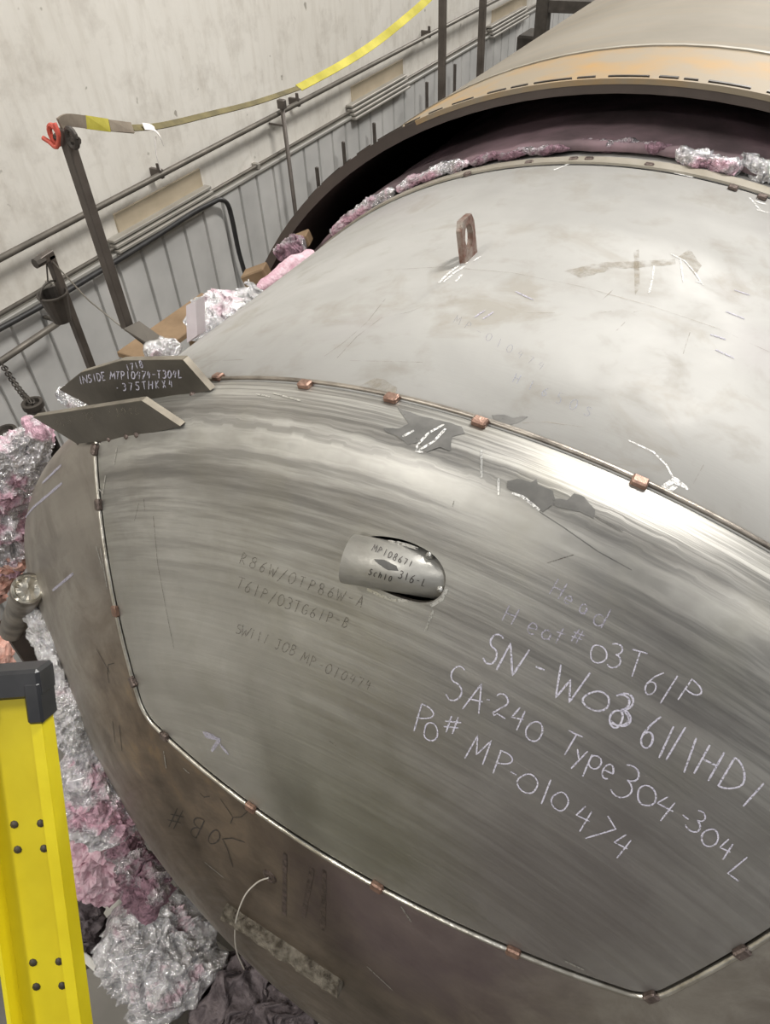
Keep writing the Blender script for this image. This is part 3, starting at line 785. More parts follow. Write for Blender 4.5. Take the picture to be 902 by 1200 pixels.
st = text_line('MP108671', (436, 641), (484, 662), 8)+text_line('316-L', (466, 672), (500, 684), 9)+text_line('Sch10', (431, 669), (460, 679), 7)
ribbons('marker_lettering', st, .0013, 'marker', on_pipe, nz, .0006, 2)
decal('marker_blot', [(438, 655), (450, 656), (464, 663), (466, 669), (455, 668), (443, 661)], 'smudge_grey', on_pipe, nz, .0005)
marks('cut_lip', [[(430, 690), (445, 697), (460, 703), (478, 704)], [(455, 634), (475, 638), (490, 643)], [(505, 710), (518, 702), (524, 690)]], .005, 'ground_metal', hit, pa)
for q in ((502, 651), (515, 691)):
    P, n = hit(q); MB().lathe(P-n*.003, n, [(.006, 0), (.005, .004), (.001, .006)], 8).build('tack_weld', 'ground_metal', iv, True)

# writing on the head
H = []
for a in (('H', 654, 690, 20, 28), ('e', 667, 701, 15, 28), ('a', 684, 711, 16, 28), ('d', 704, 722, 24, 25)): H += glyph(*a)
ribbons('chalk_lettering', H, .0020, 'faint_chalk', hit, pa, label='faded violet chalk word Head')
H = []
for a in (('H', 598, 720, 20, 18), ('e', 625, 734, 19, 20), ('a', 641, 741, 19, 20), ('t', 656, 744, 20, 20), ('#', 677, 745, 19, 22)): H += glyph(*a)
ribbons('chalk_lettering', H, .0020, 'faint_chalk', hit, pa, label='faded violet chalk word Heat#')
H = []
for a in (('0', 701, 766, 20, 12, 1.5), ('3', 721, 768, 28, 14), ('T', 745, 778, 30, 18), ('6', 766, 799, 30, 25, .8), ('1', 783, 808, 36, 28), ('P', 810, 812, 30, 28, 1.3)): H += glyph(*a)
ribbons('chalk_lettering', H, .0021, 'chalk', hit, pa, label='chalk figures 03T61P')
H = []
for a in (('S', 578, 760, 36, 14, .8), ('N', 601, 773, 36, 18), ('-', 633, 783, 26, 25), ('W', 667, 803, 40, 22), ('0', 699, 821, 23, 15, 1.9), ('3', 728, 832, 36, 12), ('3', 730, 832, 38, 14), ('O', 722, 842, 20, 12), ('6', 762, 857, 40, 22, .75), ('1', 781, 869, 44, 28), ('1', 791, 873, 44, 28), ('1', 808, 884, 42, 25), ('H', 831, 894, 38, 26, .9), ('D', 861, 909, 38, 26, 1.0), ('1', 883, 930, 36, 40)): H += glyph(*a)
ribbons('chalk_lettering', H, .0028, 'chalk', hit, pa, label='largest chalk line SN-W03611 1HD1')
H = []
for a in (('S', 534, 800, 40, 14, .75), ('A', 557, 817, 34, 14), ('.', 573, 819, 22, 20), ('2', 588, 827, 28, 18), ('4', 607, 841, 27, 22), ('0', 626, 857, 25, 18, 1.3)): H += glyph(*a)
ribbons('chalk_lettering', H, .0024, 'chalk', hit, pa, label='chalk word SA-240')
H = []
for a in (('T', 668, 872, 28, 22), ('y', 681, 883, 24, 24), ('p', 698, 890, 28, 24, 1.1), ('e', 714, 901, 26, 26, .9), ('3', 734, 916, 38, 26), ('0', 757, 932, 22, 24, 1.5), ('4', 779, 946, 30, 32, 1.1), ('-', 803, 957, 18, 35), ('3', 816, 962, 26, 34), ('0', 832, 981, 21, 35, 1.4), ('4', 850, 994, 26, 34), ('L', 868, 1018, 30, 48)): H += glyph(*a)
ribbons('chalk_lettering', H, .0024, 'chalk', hit, pa, label='chalk words Type 304-304L')
H = []
for a in (('P', 498, 842, 33, 8), ('0', 505, 857, 21, 8, 1.3), ('#', 530, 849, 22, 14, 1.4)): H += glyph(*a)
ribbons('chalk_lettering', H, .0024, 'chalk', hit, pa, label='chalk word Po#')
H = []
for a in (('M', 561, 878, 30, 16), ('P', 590, 895, 28, 20, 1.2), ('-', 602, 906, 18, 30), ('0', 618, 918, 23, 14, 1.7), ('1', 640, 927, 31, 20), ('O', 656, 939, 22, 20, 1.5), ('4', 683, 958, 33, 30), ('7', 703, 973, 38, 52, .8), ('4', 728, 990, 30, 30)): H += glyph(*a)
ribbons('chalk_lettering', H, .0024, 'chalk', hit, pa, label='lowest chalk figures MP-010474')
for H, lab in ((text_line('R86W/0TP86W-A', (280, 652), (428, 706), 13, .8, 3), 'upper faint pencil line'), (text_line('T61P/03TG61P-B', (277, 681), (410, 731), 13, .8, 3), 'middle faint pencil line'), (text_line('SW111', (276, 736), (316, 750), 12, .8), 'lowest pencil line, first word'), (text_line('JOB', (322, 753), (348, 764), 12, .8), 'lowest pencil line, middle word'), (text_line('MP-010474', (353, 768), (436, 804), 12, .8, 2), 'lowest pencil line, last word')):
    ribbons('pencil_lettering', H, .0015, 'pencil', hit, pa, .0006, 3, label=lab)
H = [[(260, 983), (272, 982), (287, 987)], [(261, 983), (267, 996), (273, 1016)]]+glyph('O', 251, 981, 17, 205, .9)+glyph('B', 230, 969, 24, 205, .9)+glyph('#', 206, 959, 26, 205)
ribbons('marker_lettering', H, .0030, 'marker', hit, hd, .0006, 3, label='inverted black marker word JOB#')
marks('marker_stroke', [[(258, 936), (266, 947), (273, 958), (270, 965)], [(273, 958), (283, 957), (290, 951), (284, 945)], [(234, 929), (239, 934), (246, 933)], [(113, 760), (122, 776), (129, 789)], [(134, 777), (127, 779), (126, 790), (128, 800)], [(140, 850), (143, 880)], [(132, 845), (135, 870)]], .0022, 'marker', hit, hd, .0006, 3)
marks('chalk_smear', [[(238, 858), (250, 862), (258, 870)], [(240, 862), (258, 866), (248, 880)], [(258, 872), (268, 884)]], .008, 'faint_chalk', hit, pa)
marks('chalk_smear', [[(72, 585 - 40), (50, 566)], [(73, 566), (40, 594), (30, 606)], [(62, 692), (86, 672)]], .007, 'faint_chalk', hit, hd)
marks('pencil_scratch', [[(180, 605), (185, 660), (196, 720), (204, 760)], [(163, 590), (158, 610)], [(169, 585), (170, 598)], [(640, 660), (672, 650)], [(532, 587), (530, 594)], [(386, 868), (394, 874)]], .0014, 'pencil', hit, pa)
marks('grind_mark', [[(137, 525), (134, 545)], [(124, 557), (120, 582)], [(112, 570), (122, 578)], [(118, 642), (126, 690)], [(113, 640), (120, 665)], [(498, 740), (508, 715)], [(564, 528), (564, 560)], [(584, 560), (584, 580)], [(320, 461), (352, 470)], [(300, 462), (320, 466)]], .0035, 'ground_metal', hit, pa)
# dull blotches on the polished flange
decal('residue_blotch', [(466, 478), (490, 487), (512, 492), (540, 500), (545, 508), (530, 512), (528, 528), (516, 524), (500, 530), (492, 518), (478, 521), (466, 512), (452, 506), (450, 502), (470, 502), (478, 496)], 'smudge_grey', hit, pa)
decal('residue_blotch', [(594, 564), (606, 561), (622, 566), (628, 561), (630, 568), (648, 576), (650, 584), (664, 586), (672, 578), (684, 582), (697, 598), (696, 608), (680, 600), (660, 596), (646, 592), (636, 600), (624, 592), (606, 578), (594, 572)], 'smudge_grey', hit, pa)
marks('chalk_smear', [[(489, 522), (502, 508), (520, 498)], [(491, 528), (508, 518), (522, 503)], [(489, 522), (488, 529), (496, 530)], [(472, 512), (485, 505)], [(600, 578), (612, 582), (632, 598)]], .004, 'white_chalk', hit, pa, .0012)
marks('scratch', [[(632, 600), (660, 618), (700, 646), (740, 668)], [(696, 604), (730, 622)]], .0016, 'smudge_grey', hit, pa)
# marks on the shell
decal('residue_blotch', [(576, 487), (590, 486), (600, 490), (618, 488), (612, 494), (596, 498), (580, 496)], 'smudge_grey', hit, shell)
decal('residue_blotch', [(440, 443), (452, 446), (466, 455), (462, 464), (446, 464), (432, 460), (412, 456), (425, 450)], 'brown_scuff', hit, shell)
marks('scratch', [[(612, 496), (640, 495), (690, 502)], [(450, 317), (520, 313), (600, 320), (680, 336), (760, 358), (840, 385), (901, 413)], [(462, 370), (480, 366), (498, 358)], [(410, 423), (495, 425)], [(225, 424), (285, 422)], [(800, 415), (808, 390)], [(705, 352), (718, 340)], [(618, 367), (650, 367)], [(702, 367), (716, 365)], [(742, 366), (752, 364)], [(722, 388), (732, 378)], [(812, 567), (824, 545)], [(395, 420), (418, 395), (448, 372)], [(380, 418), (405, 400), (430, 378), (452, 350)]], .0016, 'brown_scuff', hit, shell)
marks('chalk_smear', [[(766, 312), (764, 328), (760, 344)], [(786, 298), (802, 306), (814, 320), (823, 334)], [(797, 305), (800, 330)], [(815, 330), (822, 332)], [(735, 574), (772, 520)][:0] or [(735, 516), (765, 530), (780, 545), (789, 562)]], .0034, 'white_chalk', hit, shell)
marks('chalk_smear', [[(776, 572), (788, 564), (800, 570)], [(778, 578), (792, 570)], [(788, 560), (806, 574)]], .008, 'white_chalk', hit, shell)
marks('chalk_smear', [[(832, 392), (850, 398)], [(838, 410), (860, 420)], [(860, 340), (878, 346)], [(850, 365), (872, 374)], [(604, 342), (625, 352)], [(556, 372), (568, 364)], [(566, 374), (578, 366)]], .004, 'faint_chalk', hit, shell)
ribbons('pencil_lettering', text_line('H1650S', (597, 440), (697, 486), 12, .9), .0016, 'blue_pencil', hit, shell, .0006, 3, label='faint blue pencil figures on the pale shell')
ribbons('pencil_lettering', text_line('MP-010474', (530, 372), (640, 432), 10, .9), .0010, 'blue_pencil', hit, shell, .0006, 3)
for pl in ([(742, 296), (748, 292), (750, 336), (744, 346)], [(795, 300), (808, 292), (822, 312), (814, 322), (804, 310)], [(660, 318), (700, 308), (790, 304), (792, 310), (720, 316), (680, 326)],):
    decal('brown_scuff', pl, 'brown_scuff', hit, shell, .0005)
marks('chalk_smear', [[(560, 199), (590, 193)], [(625, 191), (660, 188)], [(648, 200), (672, 190)], [(700, 190), (716, 192)], [(790, 203), (812, 208)], [(878, 232), (890, 246)], [(884, 236), (898, 240)], [(886, 246), (901, 250)]], .006, 'white_chalk', hit, shell)
# head fittings at the lower left: scorched spot, wire and tack-welded flat bar
P, n = hit((316, 1027))
MB().lathe(P-n*.002, n, [(.018, 0), (.017, .004), (.011, .006), (.008, .003), (.0005, .003)], 14).build('scorched_boss', 'dark_tack', iv)
wp = [P+n*.004, hit((304, 1030))[0]+V((0, -.008, .0)), hit((290, 1045))[0]+V((0, -.012, 0)), hit((283, 1070))[0]+V((0, -.022, 0)), hit((284, 1100))[0]+V((0, -.026, 0)), at_y((286, 1136), hit((284, 1100))[0].y-.03)]
MB().tube(catmull(wp, 6), .0017, 6).build('wire', 'wire_white', iv, True, label='thin white wire hanging from a scorched spot')
Pa, na = hit((268, 1062)); Pb, nb = hit((402, 1152)); Pm, nm_ = hit((335, 1104)); d = (Pb-Pa).normalized(); nm_ = (nm_-d*nm_.dot(d)).normalized()
mb = MB(); N = 40; sd_ = d.cross(nm_)
if sd_.z > 0: sd_ = -sd_
for i in range(N+1):
    f = i/N; Pc = hit((268+134*f, 1062+90*f)); bp = Pc[0]+Pc[1]*.010
    for dx, dn in ((-.012, -.012), (-.010, .008), (.008, .018), (.013, .012), (.012, -.012)):
        q = bp+sd_*dx+Pc[1]*dn; mb.v.append(q+V((noise.noise(q*60), noise.noise(q*60+V((5, 5, 5))), noise.noise(q*60+V((9, 2, 5)))))*.005)
for i in range(N):
    for k_ in range(4): mb.f.append([5*i+k_, 5*i+k_+1, 5*i+k_+6, 5*i+k_+5])
mb.f += [[0, 1, 2, 3, 4], [5*N+k_ for k_ in range(5)][::-1]]
mb.build('flat_bar', 'crusty_bar', iv, label='crusty flat bar tack welded low on the head')
for q0, q1 in (((334, 1000), (333, 1072)), ((366, 1018), (355, 1075)), ((380, 1020), (378, 1090))):
    ribbons('burn_streak', [[q0, q1]], .011, 'dark_tack', hit, hd, .0005)
marks('grind_mark', [[(192, 880), (195, 900)], [(215, 900), (222, 906)], [(240, 1010), (262, 1028)], [(660, 1125), (684, 1136)], [(470, 1062), (482, 1080)], [(430, 1132), (460, 1160)]], .0035, 'ground_metal', hit, hd)

# ================================================================== OUTER JACKET
ov = empty('outer_vessel', (AX, 3, 0), 'weathered outer tank jacket with open end and rust-brown rim band', 'tank')
def tubeshell(name, r0, r1, y0, y1, mat, a0=-180, a1=180, n=128, smooth=True, label=None, parent=None):
    mb = MB(); full = a1-a0 >= 360; N = n if full else n+1
    for r_, yy in ((r1, y0), (r1, y1), (r0, y1), (r0, y0)):
        for j in range(N):
            mb.v.append(cyl(r_, math.radians(a0+(a1-a0)*j/n), yy))
    for k_ in range(4):
        k2 = (k_+1) % 4
        for j in range(n):
            j2 = (j+1) % N; mb.f.append([k_*N+j, k2*N+j, k2*N+j2, k_*N+j2])
    if not full:
        mb.f.append([0, 3*N, 2*N, N]); mb.f.append([n, N+n, 2*N+n, 3*N+n])
    o = mb.build(name, mat, parent, False, label=label)
    if smooth:
        o.data.polygons.foreach_set('use_smooth', [True]*len(o.data.polygons))
        o.data.set_sharp_from_angle(angle=math.radians(40))
    return o
YE = on_outer((760, 54), RO)[0].y
print('rust band to', YE)
tubeshell('end_ring', RO-.0141, RO, YO, YE, 'jacket_rust', parent=ov, label='rust-brown rim band of the jacket')
tubeshell('shell', RO-.010, RO, YE+.004, 9.5, 'jacket_grey', parent=ov, label='grey-brown weathered jacket shell')
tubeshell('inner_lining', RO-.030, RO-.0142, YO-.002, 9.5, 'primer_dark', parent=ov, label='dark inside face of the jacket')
tubeshell('weld_bead', RO-.003, RO+.004, YE-.006, YE+.010, 'tan_strip', parent=ov)
tubeshell('rim_bead', RO-.010, RO+.003, YO-.008, YO+.003, 'jacket_rust', -26, 70, 80, parent=ov, label='pale bead along the cut jacket rim')
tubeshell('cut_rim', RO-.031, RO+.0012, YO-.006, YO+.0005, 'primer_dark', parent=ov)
mb = MB(); n = 96                                   # closing bulkhead far back inside
mb.v = [cyl(RO-.012, 2*math.pi*j/n, 9.4) for j in range(n)]+[cyl(RO-.012, 2*math.pi*j/n, 9.48) for j in range(n)]
mb.f = [list(range(n)), list(range(n, 2*n))[::-1]]+[[j, n+j, n+(j+1) % n, (j+1) % n] for j in range(n)]
mb.build('end_plate', 'jacket_grey', ov)
# backing bars with gaps round the rim
a0 = -44.0
while a0 < 60:
    la_ = random.uniform(1.0, 3.6); tubeshell('backing_bar', RO, RO+.005, YO+.010, YO+.010+random.uniform(.006, .011), 'dark_steel', a0, a0+la_, 6, False, parent=ov); a0 += la_+random.uniform(.3, 1.6)
# lower half of the jacket carried forward under the head
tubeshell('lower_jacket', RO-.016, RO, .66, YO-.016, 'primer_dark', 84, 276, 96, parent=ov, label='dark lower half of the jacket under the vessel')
for yy in (1.4, 4.5, 8.0):
    mb = MB(); arc = [(math.sin(math.radians(a)), math.cos(math.radians(a))) for a in range(130, 231, 5)]
    poly = [V((AX+RO*x*1.001, yy, AZ+RO*z*1.001)) for x, z in arc]
    poly = poly+[V((poly[-1].x, yy, 0)), V((poly[0].x, yy, 0))]
    mb.prism(poly, (0, 1, 0), .2).build('saddle', 'dark_steel', ov)

# ================================================================== INSULATION
def lump(name, pts_, rads, mat, label, seed=0, amp=.35, nu=46, nv=30, fr=9.0, squash=1.0, group=None, sharp=True, cat='insulation'):
    nu = int(nu*1.7); nv = int(nv*1.8); amp *= 1.35
    pts_ = catmull(pts_, 8); N = len(pts_); L_ = [0]
    for a, b in zip(pts_[:-1], pts_[1:]): L_.append(L_[-1]+(b-a).length)
    tot = L_[-1]
    def samp(f):
        x = f*tot
        for i in range(N-1):
            if L_[i+1] >= x: t = (x-L_[i])/max(1e-6, L_[i+1]-L_[i]); return pts_[i].lerp(pts_[i+1], t), (pts_[i+1]-pts_[i]).normalized()
        return pts_[-1], (pts_[-1]-pts_[-2]).normalized()
    mb = MB(); xr = None; so = V((seed*3.7, seed*1.3, seed*2.1))
    for i in range(nu+1):
        f = i/nu; p_, t = samp(f)
        if xr is None:
            xr = t.cross(V((0, 0, 1)));
            if xr.length < .1: xr = t.cross(V((1, 0, 0)))
        xr = (xr-t*xr.dot(t)).normalized(); yr = t.cross(xr)
        fi = f*(len(rads)-1); k_ = min(int(fi), len(rads)-2); rad = rads[k_]+(rads[k_+1]-rads[k_])*(fi-k_)
        capf = min(1, math.sqrt(max(0, 1-(1-min(f, 1-f)/.12)**2))) if min(f, 1-f) < .12 else 1
        for j in range(nv):
            a = 2*math.pi*j/nv; dv = xr*math.cos(a)+yr*math.sin(a)*squash
            q = p_+dv*rad*capf
            nn = q*fr+so; big = noise.noise(nn*.45)
            if sharp:
                w1 = nn+noise.noise_vector(nn*.8)*.6
                d = big*.9+(.5-abs(noise.noise(w1))*1.9)*.55+(.5-abs(noise.noise(w1*2.1+V((3, 1, 2))))*1.9)*.42+(.5-abs(noise.noise(w1*4.3)))*.34+noise.noise(nn*11)*.26
            else:
                d = big*.8+noise.noise(nn*1.3)*.5+noise.noise(nn*3.1)*.4+noise.noise(nn*7)*.3+noise.noise(nn*15)*.2
            mb.v.append(q+dv*rad*amp*d*(.3+.7*capf)+t*rad*amp*.7*noise.noise(nn*2+V((9, 9, 9))))
    for i in range(nu):
        for j in range(nv): mb.f.append([i*nv+j, i*nv+(j+1) % nv, (i+1)*nv+(j+1) % nv, (i+1)*nv+j])
    mb.f.append(list(range(nv))[::-1]); mb.f.append([nu*nv+j for j in range(nv)])
    c0 = sum(pts_, V((0, 0, 0)))/N
    o = mb.build(name, mat, None, not sharp, origin=c0); tag(o, label, cat, group); return o
GI = 'loose foil insulation around the vessel'
def py(*a): return [at_y((x, y_), Y_) for x, y_, Y_ in a]
lump('foil_insulation', py((28, 488, .86), (44, 509, .85), (30, 534, .83), (13, 562, .82), (6, 600, .80), (8, 640, .78), (20, 668, .78)), [.026, .052, .05, .05, .06, .065, .05], 'foil_pink', 'pink and white crumpled foil strip under the gusset plates at the left edge', 1, .5, 70, 30, 16, group=GI)
lump('foil_insulation', py((-15, 700, .80), (0, 672, .78), (14, 652, .77), (26, 668, .76)), [.05, .05, .045, .03], 'salmon_fibre', 'salmon pink torn fibre tuft above the foil-wrapped pipe stub', 2, .55, 30, 22, 12, group=GI)
lump('foil_insulation', py((-20, 730, .80), (-5, 750, .78), (2, 780, .72), (-10, 810, .7)), [.05, .055, .05, .04], 'salmon_fibre', 'salmon pink fibre roll right above the black ladder cap', 3, .45, 30, 22, 12, group=GI)
lump('foil_insulation', py((46, 708, .66), (58, 732, .61), (70, 765, .555), (77, 805, .505), (84, 845, .46), (94, 882, .425)), [.03, .042, .046, .038, .038, .045], 'foil_silver', 'bright silver crumpled foil strip between ladder cap and vessel head', 4, .5, 70, 30, 14, group=GI)
lump('foil_insulation', py((92, 872, .45), (106, 905, .41), (120, 945, .37), (132, 978, .34)), [.045, .075, .085, .06], 'foil_pink', 'pink-tinted silver foil clump beside the upper ladder rail', 5, .5, 60, 34, 12, group=GI)
lump('foil_insulation', py((100, 925, .47), (112, 960, .43), (120, 1000, .37), (124, 1036, .32)), [.06, .09, .09, .06], 'pink_fibre', 'soft pink fibre tuft hanging above the foil bundle', 6, .6, 50, 30, 9, group=GI)
lump('foil_insulation', py((142, 982, .40), (156, 1012, .36), (170, 1042, .31), (182, 1062, .28)), [.04, .06, .07, .05], 'foil_mauve', 'dark mauve foil scrap against the brown head', 7, .6, 50, 26, 11, group=GI)
lump('foil_insulation', [at_z((148, 1062), 1.34), at_z((170, 1094), 1.26), at_z((196, 1136), 1.20), at_z((222, 1180), 1.16)], [.11, .165, .165, .15], 'foil_silver', 'big crumpled silver foil bundle in the pale crate', 8, .34, 90, 60, 7.5, .8, group=GI)
lump('foil_insulation', [at_z((205, 1112), .98), at_z((222, 1140), .92), at_z((236, 1165), .86)], [.06, .08, .06], 'foil_pink', 'small pink foil scrap on the right side of the silver bundle', 9, .6, 44, 26, 13, group=GI)
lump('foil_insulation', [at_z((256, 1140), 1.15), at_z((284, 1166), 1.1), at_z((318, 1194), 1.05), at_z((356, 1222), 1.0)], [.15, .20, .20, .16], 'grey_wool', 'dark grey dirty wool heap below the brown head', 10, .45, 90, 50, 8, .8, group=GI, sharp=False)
lump('foil_insulation', [at_z((90, 1010), 1.3), at_z((85, 1060), 1.2), at_z((92, 1110), 1.0)], [.10, .12, .10], 'grey_wool', 'dark wool lump standing in for a shaded hollow right of the ladder rail', 11, .5, 50, 30, 9, group=GI, sharp=False)  # dark wool put where there is only a shaded hollow
# foil along the shell side behind the plates
def cy_(px_, r_): P = on_outer(px_, r_); return P[0] if P else at_y(px_, 1.35)
def foil_sheet(top, bot, mat, label, seed, amp=.03, nu=90, nv=36, pleats=9):
    top, bot = catmull(top, 8), catmull(bot, 8); mb = MB()
    def smp(pl, f): x = f*(len(pl)-1); k_ = min(int(x), len(pl)-2); return pl[k_].lerp(pl[k_+1], x-k_)
    for i in range(nu+1):
        f = i/nu; a, b = smp(top, f), smp(bot, f)
        for j_ in range(nv+1):
            g = j_/nv; p_ = a.lerp(b, g); q = p_*14+V((seed, seed, seed))
            n_ = V((-.6, -.7, .4)).normalized()
            ph = f*pleats+1.2*noise.noise(q*.5)
            tri = abs((ph % 1)-.5)*4-1
            h = amp*(.55*tri*(.4+.6*g)+.9*noise.noise(q*.6)+.5*(.5-abs(noise.noise(q*1.6))*2)+.35*noise.noise(q*3.4))
            mb.v.append(p_+n_*h+V((0, 0, .02*noise.noise(q*.9))))
    for i in range(nu):
        for j_ in range(nv): k_ = i*(nv+1)+j_; mb.f.append([k_, k_+1, k_+nv+2, k_+nv+1])
    o = mb.build('foil_insulation', mat, None, False, origin=bot[0]); sm = o.modifiers.new('t', 'SOLIDIFY'); sm.thickness = .004
    return tag(o, label, 'insulation', GI)
foil_sheet(py((228, 352, 1.34), (246, 340, 1.36), (272, 338, 1.42), (300, 329, 1.52)), py((226, 398, 1.24), (248, 386, 1.26), (274, 366, 1.34), (308, 342, 1.46)), 'foil_silver', 'white pleated foil sheet standing beside the shell', 12)
lump('foil_insulation', py((300, 340, 1.58), (322, 326, 1.66), (345, 309, 1.74), (368, 295, 1.82)), [.014, .022, .022, .014], 'pink_fibre', 'smooth pink insulation strip along the left shell side', 13, .25, 50, 20, 10, group=GI, sharp=False)
lump('foil_insulation', py((170, 412, 1.22), (190, 411, 1.26), (212, 404, 1.30)), [.02, .03, .02], 'foil_silver', 'small white foil scrap behind the rear gusset plate', 14, .5, 40, 20, 18, group=GI)
lump('foil_insulation', py((72, 472, .90), (82, 464, .91), (92, 470, .90), (104, 474, .90)), [.018, .026, .022, .016], 'foil_silver', 'tiny bright foil knot at the rear gusset plate corner', 15, .6, 40, 20, 24, group=GI)
lump('foil_insulation', py((330, 305, 1.86), (345, 292, 1.88), (358, 286, 1.90)), [.03, .04, .03], 'foil_mauve', 'dark torn scrap in the corner between jacket rim and shell', 16, .6, 36, 20, 14, group=GI)
bp = [at_y(q, 1.20) for q in ((218, 358), (229, 352), (231, 393), (219, 402))]
bo = MB().prism(bp, (.2, .9, 0), .03).build('insulation_board', 'pale_board', None, origin=bp[3])
tag(bo, 'pale pink flat board end beside the white pleated foil sheet', 'insulation')
# blanket over the rear shell inside the jacket
mb = MB(); NU, NVv = 260, 34
for i in range(NU+1):
    th = math.radians(-110+220*i/NU)
    for j in range(NVv+1):
        yy = 2.00+2.6*(j/NVv)**1.6; p_ = cyl(R, th, yy)
        h = .022+.014*noise.noise(V((th*5, yy*1.2, 3)))+.012*abs(noise.noise(V((th*7, yy*6, 1))))+.004*noise.noise(V((th*40, yy*22, 5)))
        if j == 0: h = .006
        mb.v.append(cyl(R+max(.008, h), th, yy+.012*noise.noise(V((th*30, 0, 2)))))
for i in range(NU):
    for j in range(NVv):
        a = i*(NVv+1)+j; mb.f.append([a, a+1, a+NVv+2, a+NVv+1])
o = mb.build('insulation_blanket', 'mauve_blanket', None, True, origin=(AX, 3, AZ)); sm = o.modifiers.new('t', 'SOLIDIFY'); sm.thickness = .006; sm.offset = -1
tag(o, 'mauve insulation blanket wrapped round the vessel inside the jacket', 'insulation')
def fringe(a0, a1, r_, mat, label, seed, y0=1.992, r2=1.012):
    n = 9; pts_ = [cyl(R*r2+.003*math.sin(i*2.1+seed), math.radians(a0+(a1-a0)*i/n), y0+.008*math.sin(i*1.7+seed)) for i in range(n+1)]
    r_ *= 1.3
    lump('foil_insulation', pts_, [r_*.8]+[r_*(.8+.3*random.random()) for _ in range(8)]+[r_*.8], mat, label, seed, .45, 120, 18, 30, group=GI)
fringe(-42, -30, 0.014, 'foil_pink', 'pink crumpled foil fringe at the far left of the rear seam', 21)
fringe(-30, -20, 0.011, 'foil_pink', 'crumpled foil fringe halfway up the rear seam', 22)
fringe(-20, -9, 0.008, 'foil_mauve', 'thin mauve foil fringe near the top of the rear seam', 23)
fringe(-9, 1, 0.009, 'foil_mauve', 'dull mauve foil fringe just right of the seam crest', 24, 2.02)
fringe(1, 7, 0.015, 'foil_pink', 'lumpy pink foil fringe right of the seam crest', 25)
fringe(6, 16, 0.019, 'foil_silver', 'bright silver foil fringe at the right picture edge', 26, 2.02)
# foil-wrapped pipe stub at the left
a = at_y((14, 738), .66); b = at_y((33, 690), .60); ax_ = (b-a).normalized(); L = (b-a).length
t = empty('wrapped_pipe_stub', a, 'grey foil-wrapped pipe stub with bright round end at the left', 'pipe')
mb = MB().lathe(a, ax_, [(.001, 0), (.040, 0), (.042, L*.3), (.040, L*.6), (.043, L*.96), (.041, L), (.036, L-.004)], 26)
for i, v in enumerate(mb.v): mb.v[i] = v+(v-(a+ax_*(v-a).dot(ax_)))*.10*noise.noise(v*30)
mb.build('body', 'dull_rod', t, True)
mb = MB().lathe(a+ax_*(L-.006), ax_, [(.041, 0), (.041, .008), (.034, .010), (.030, .004), (.016, .007), (.001, .003)], 26)
for i, v in enumerate(mb.v): mb.v[i] = v+ax_*.012*noise.noise(v*45)
mb.build('end_cap', 'bright_rod', t, False)

# ================================================================== LEFT SIDE: DECK, POSTS, STRAP
# plank deck along the vessel side
DX = -1.98
p0, p1 = at_x((168, 416), DX), at_x((300, 326), DX); zd = p0.z
t = empty('plank', ((-1.98), 1.9, 0), 'brown plywood plank along the vessel side under the angle bracket', 'plank')
dk0, dk1 = at_x((160, 420), -1.98).y, 2.03
zk = at_x((190, 402), -1.98).z
MB().box((-2.005, (dk0+dk1)/2, zk), (.075, 0, 0), (0, (dk1-dk0)/2, 0), (0, 0, .012), .003).build('board', 'plywood', t)
for yy in (dk0+.1, dk1-.1): MB().box((-2.065, yy, (zk-.012)/2), (.02, 0, 0), (0, .03, 0), (0, 0, (zk-.012)/2), .003).build('leg', 'plywood', t)
for q, lab in (((350, 283), 'small tan wood offcut wedged at the jacket rim'), ((300, 322), 'tan wood offcut lying between foil block and jacket rim')):
    p_ = at_y(q, 1.93 if q[0] == 350 else 1.70)
    tag(MB().box(p_, V((.035, .015, .014)), V((-.006, .022, .003)), V((-.004, -.004, .02)), .004).build('wood_offcut', 'plywood', None, origin=p_), lab, 'wood', 'wood offcuts')
# post with strap anchor
foot = at_x((150, 384), -1.95); top_ = at_x((74, 150), -1.95)
pX, pY = foot.x, (foot.y+top_.y)/2; zf, ztop = foot.z, top_.z
t = empty('guard_post', (pX, pY, zf), 'tall dark square guard post with the yellow strap tied on top', 'post')
MB().box((pX, pY, (zf+ztop)/2), (.0165, 0, 0), (0, .0165, 0), (0, 0, (ztop-zf)/2), .003).build('post', 'pole_steel', t)
MB().tube([(pX-.045, pY, ztop-.03), (pX+.045, pY, ztop-.03)], .012, 8).build('crossbar', 'dark_steel', t)
for sgn in (-1, 1):
    lk = [V((pX+sgn*.035, pY-.01, ztop-.02))+V((.018*math.cos(a), 0, .026*math.sin(a))) for a in [2*math.pi*j/14 for j in range(15)]]
    MB().tube(lk, .008, 6, False).build('shackle', 'dark_steel' if sgn > 0 else 'red_paint', t)
MB().tube(catmull([(pX+.0, pY-.025, ztop+.02), (pX+.008, pY-.03, ztop-.01), (pX-.018, pY-.03, ztop-.045), (pX-.045, pY-.028, ztop-.035), (pX-.065, pY-.03, ztop-.025)], 5), .0065, 6).build('hook', 'red_paint', t, True)
t = empty('angle_bracket', (pX, pY, zk), 'dark folded angle bracket at the foot of the strapped post', 'bracket')
A_, B_, C_, D_ = at_y((145, 385), pY-.03), at_y((163, 376), pY+.02), at_y((191, 396), pY+.06), at_y((176, 404), pY+.0)
MB().prism([A_, B_, C_, D_], (0, 0, 1), -.008).build('flange', 'pipe_steel', t)
MB().prism([A_, D_, D_+V((0, .01, -.045)), A_+V((0, .01, -.02))], (0, 1, 0), .008).build('web', 'dark_steel', t)
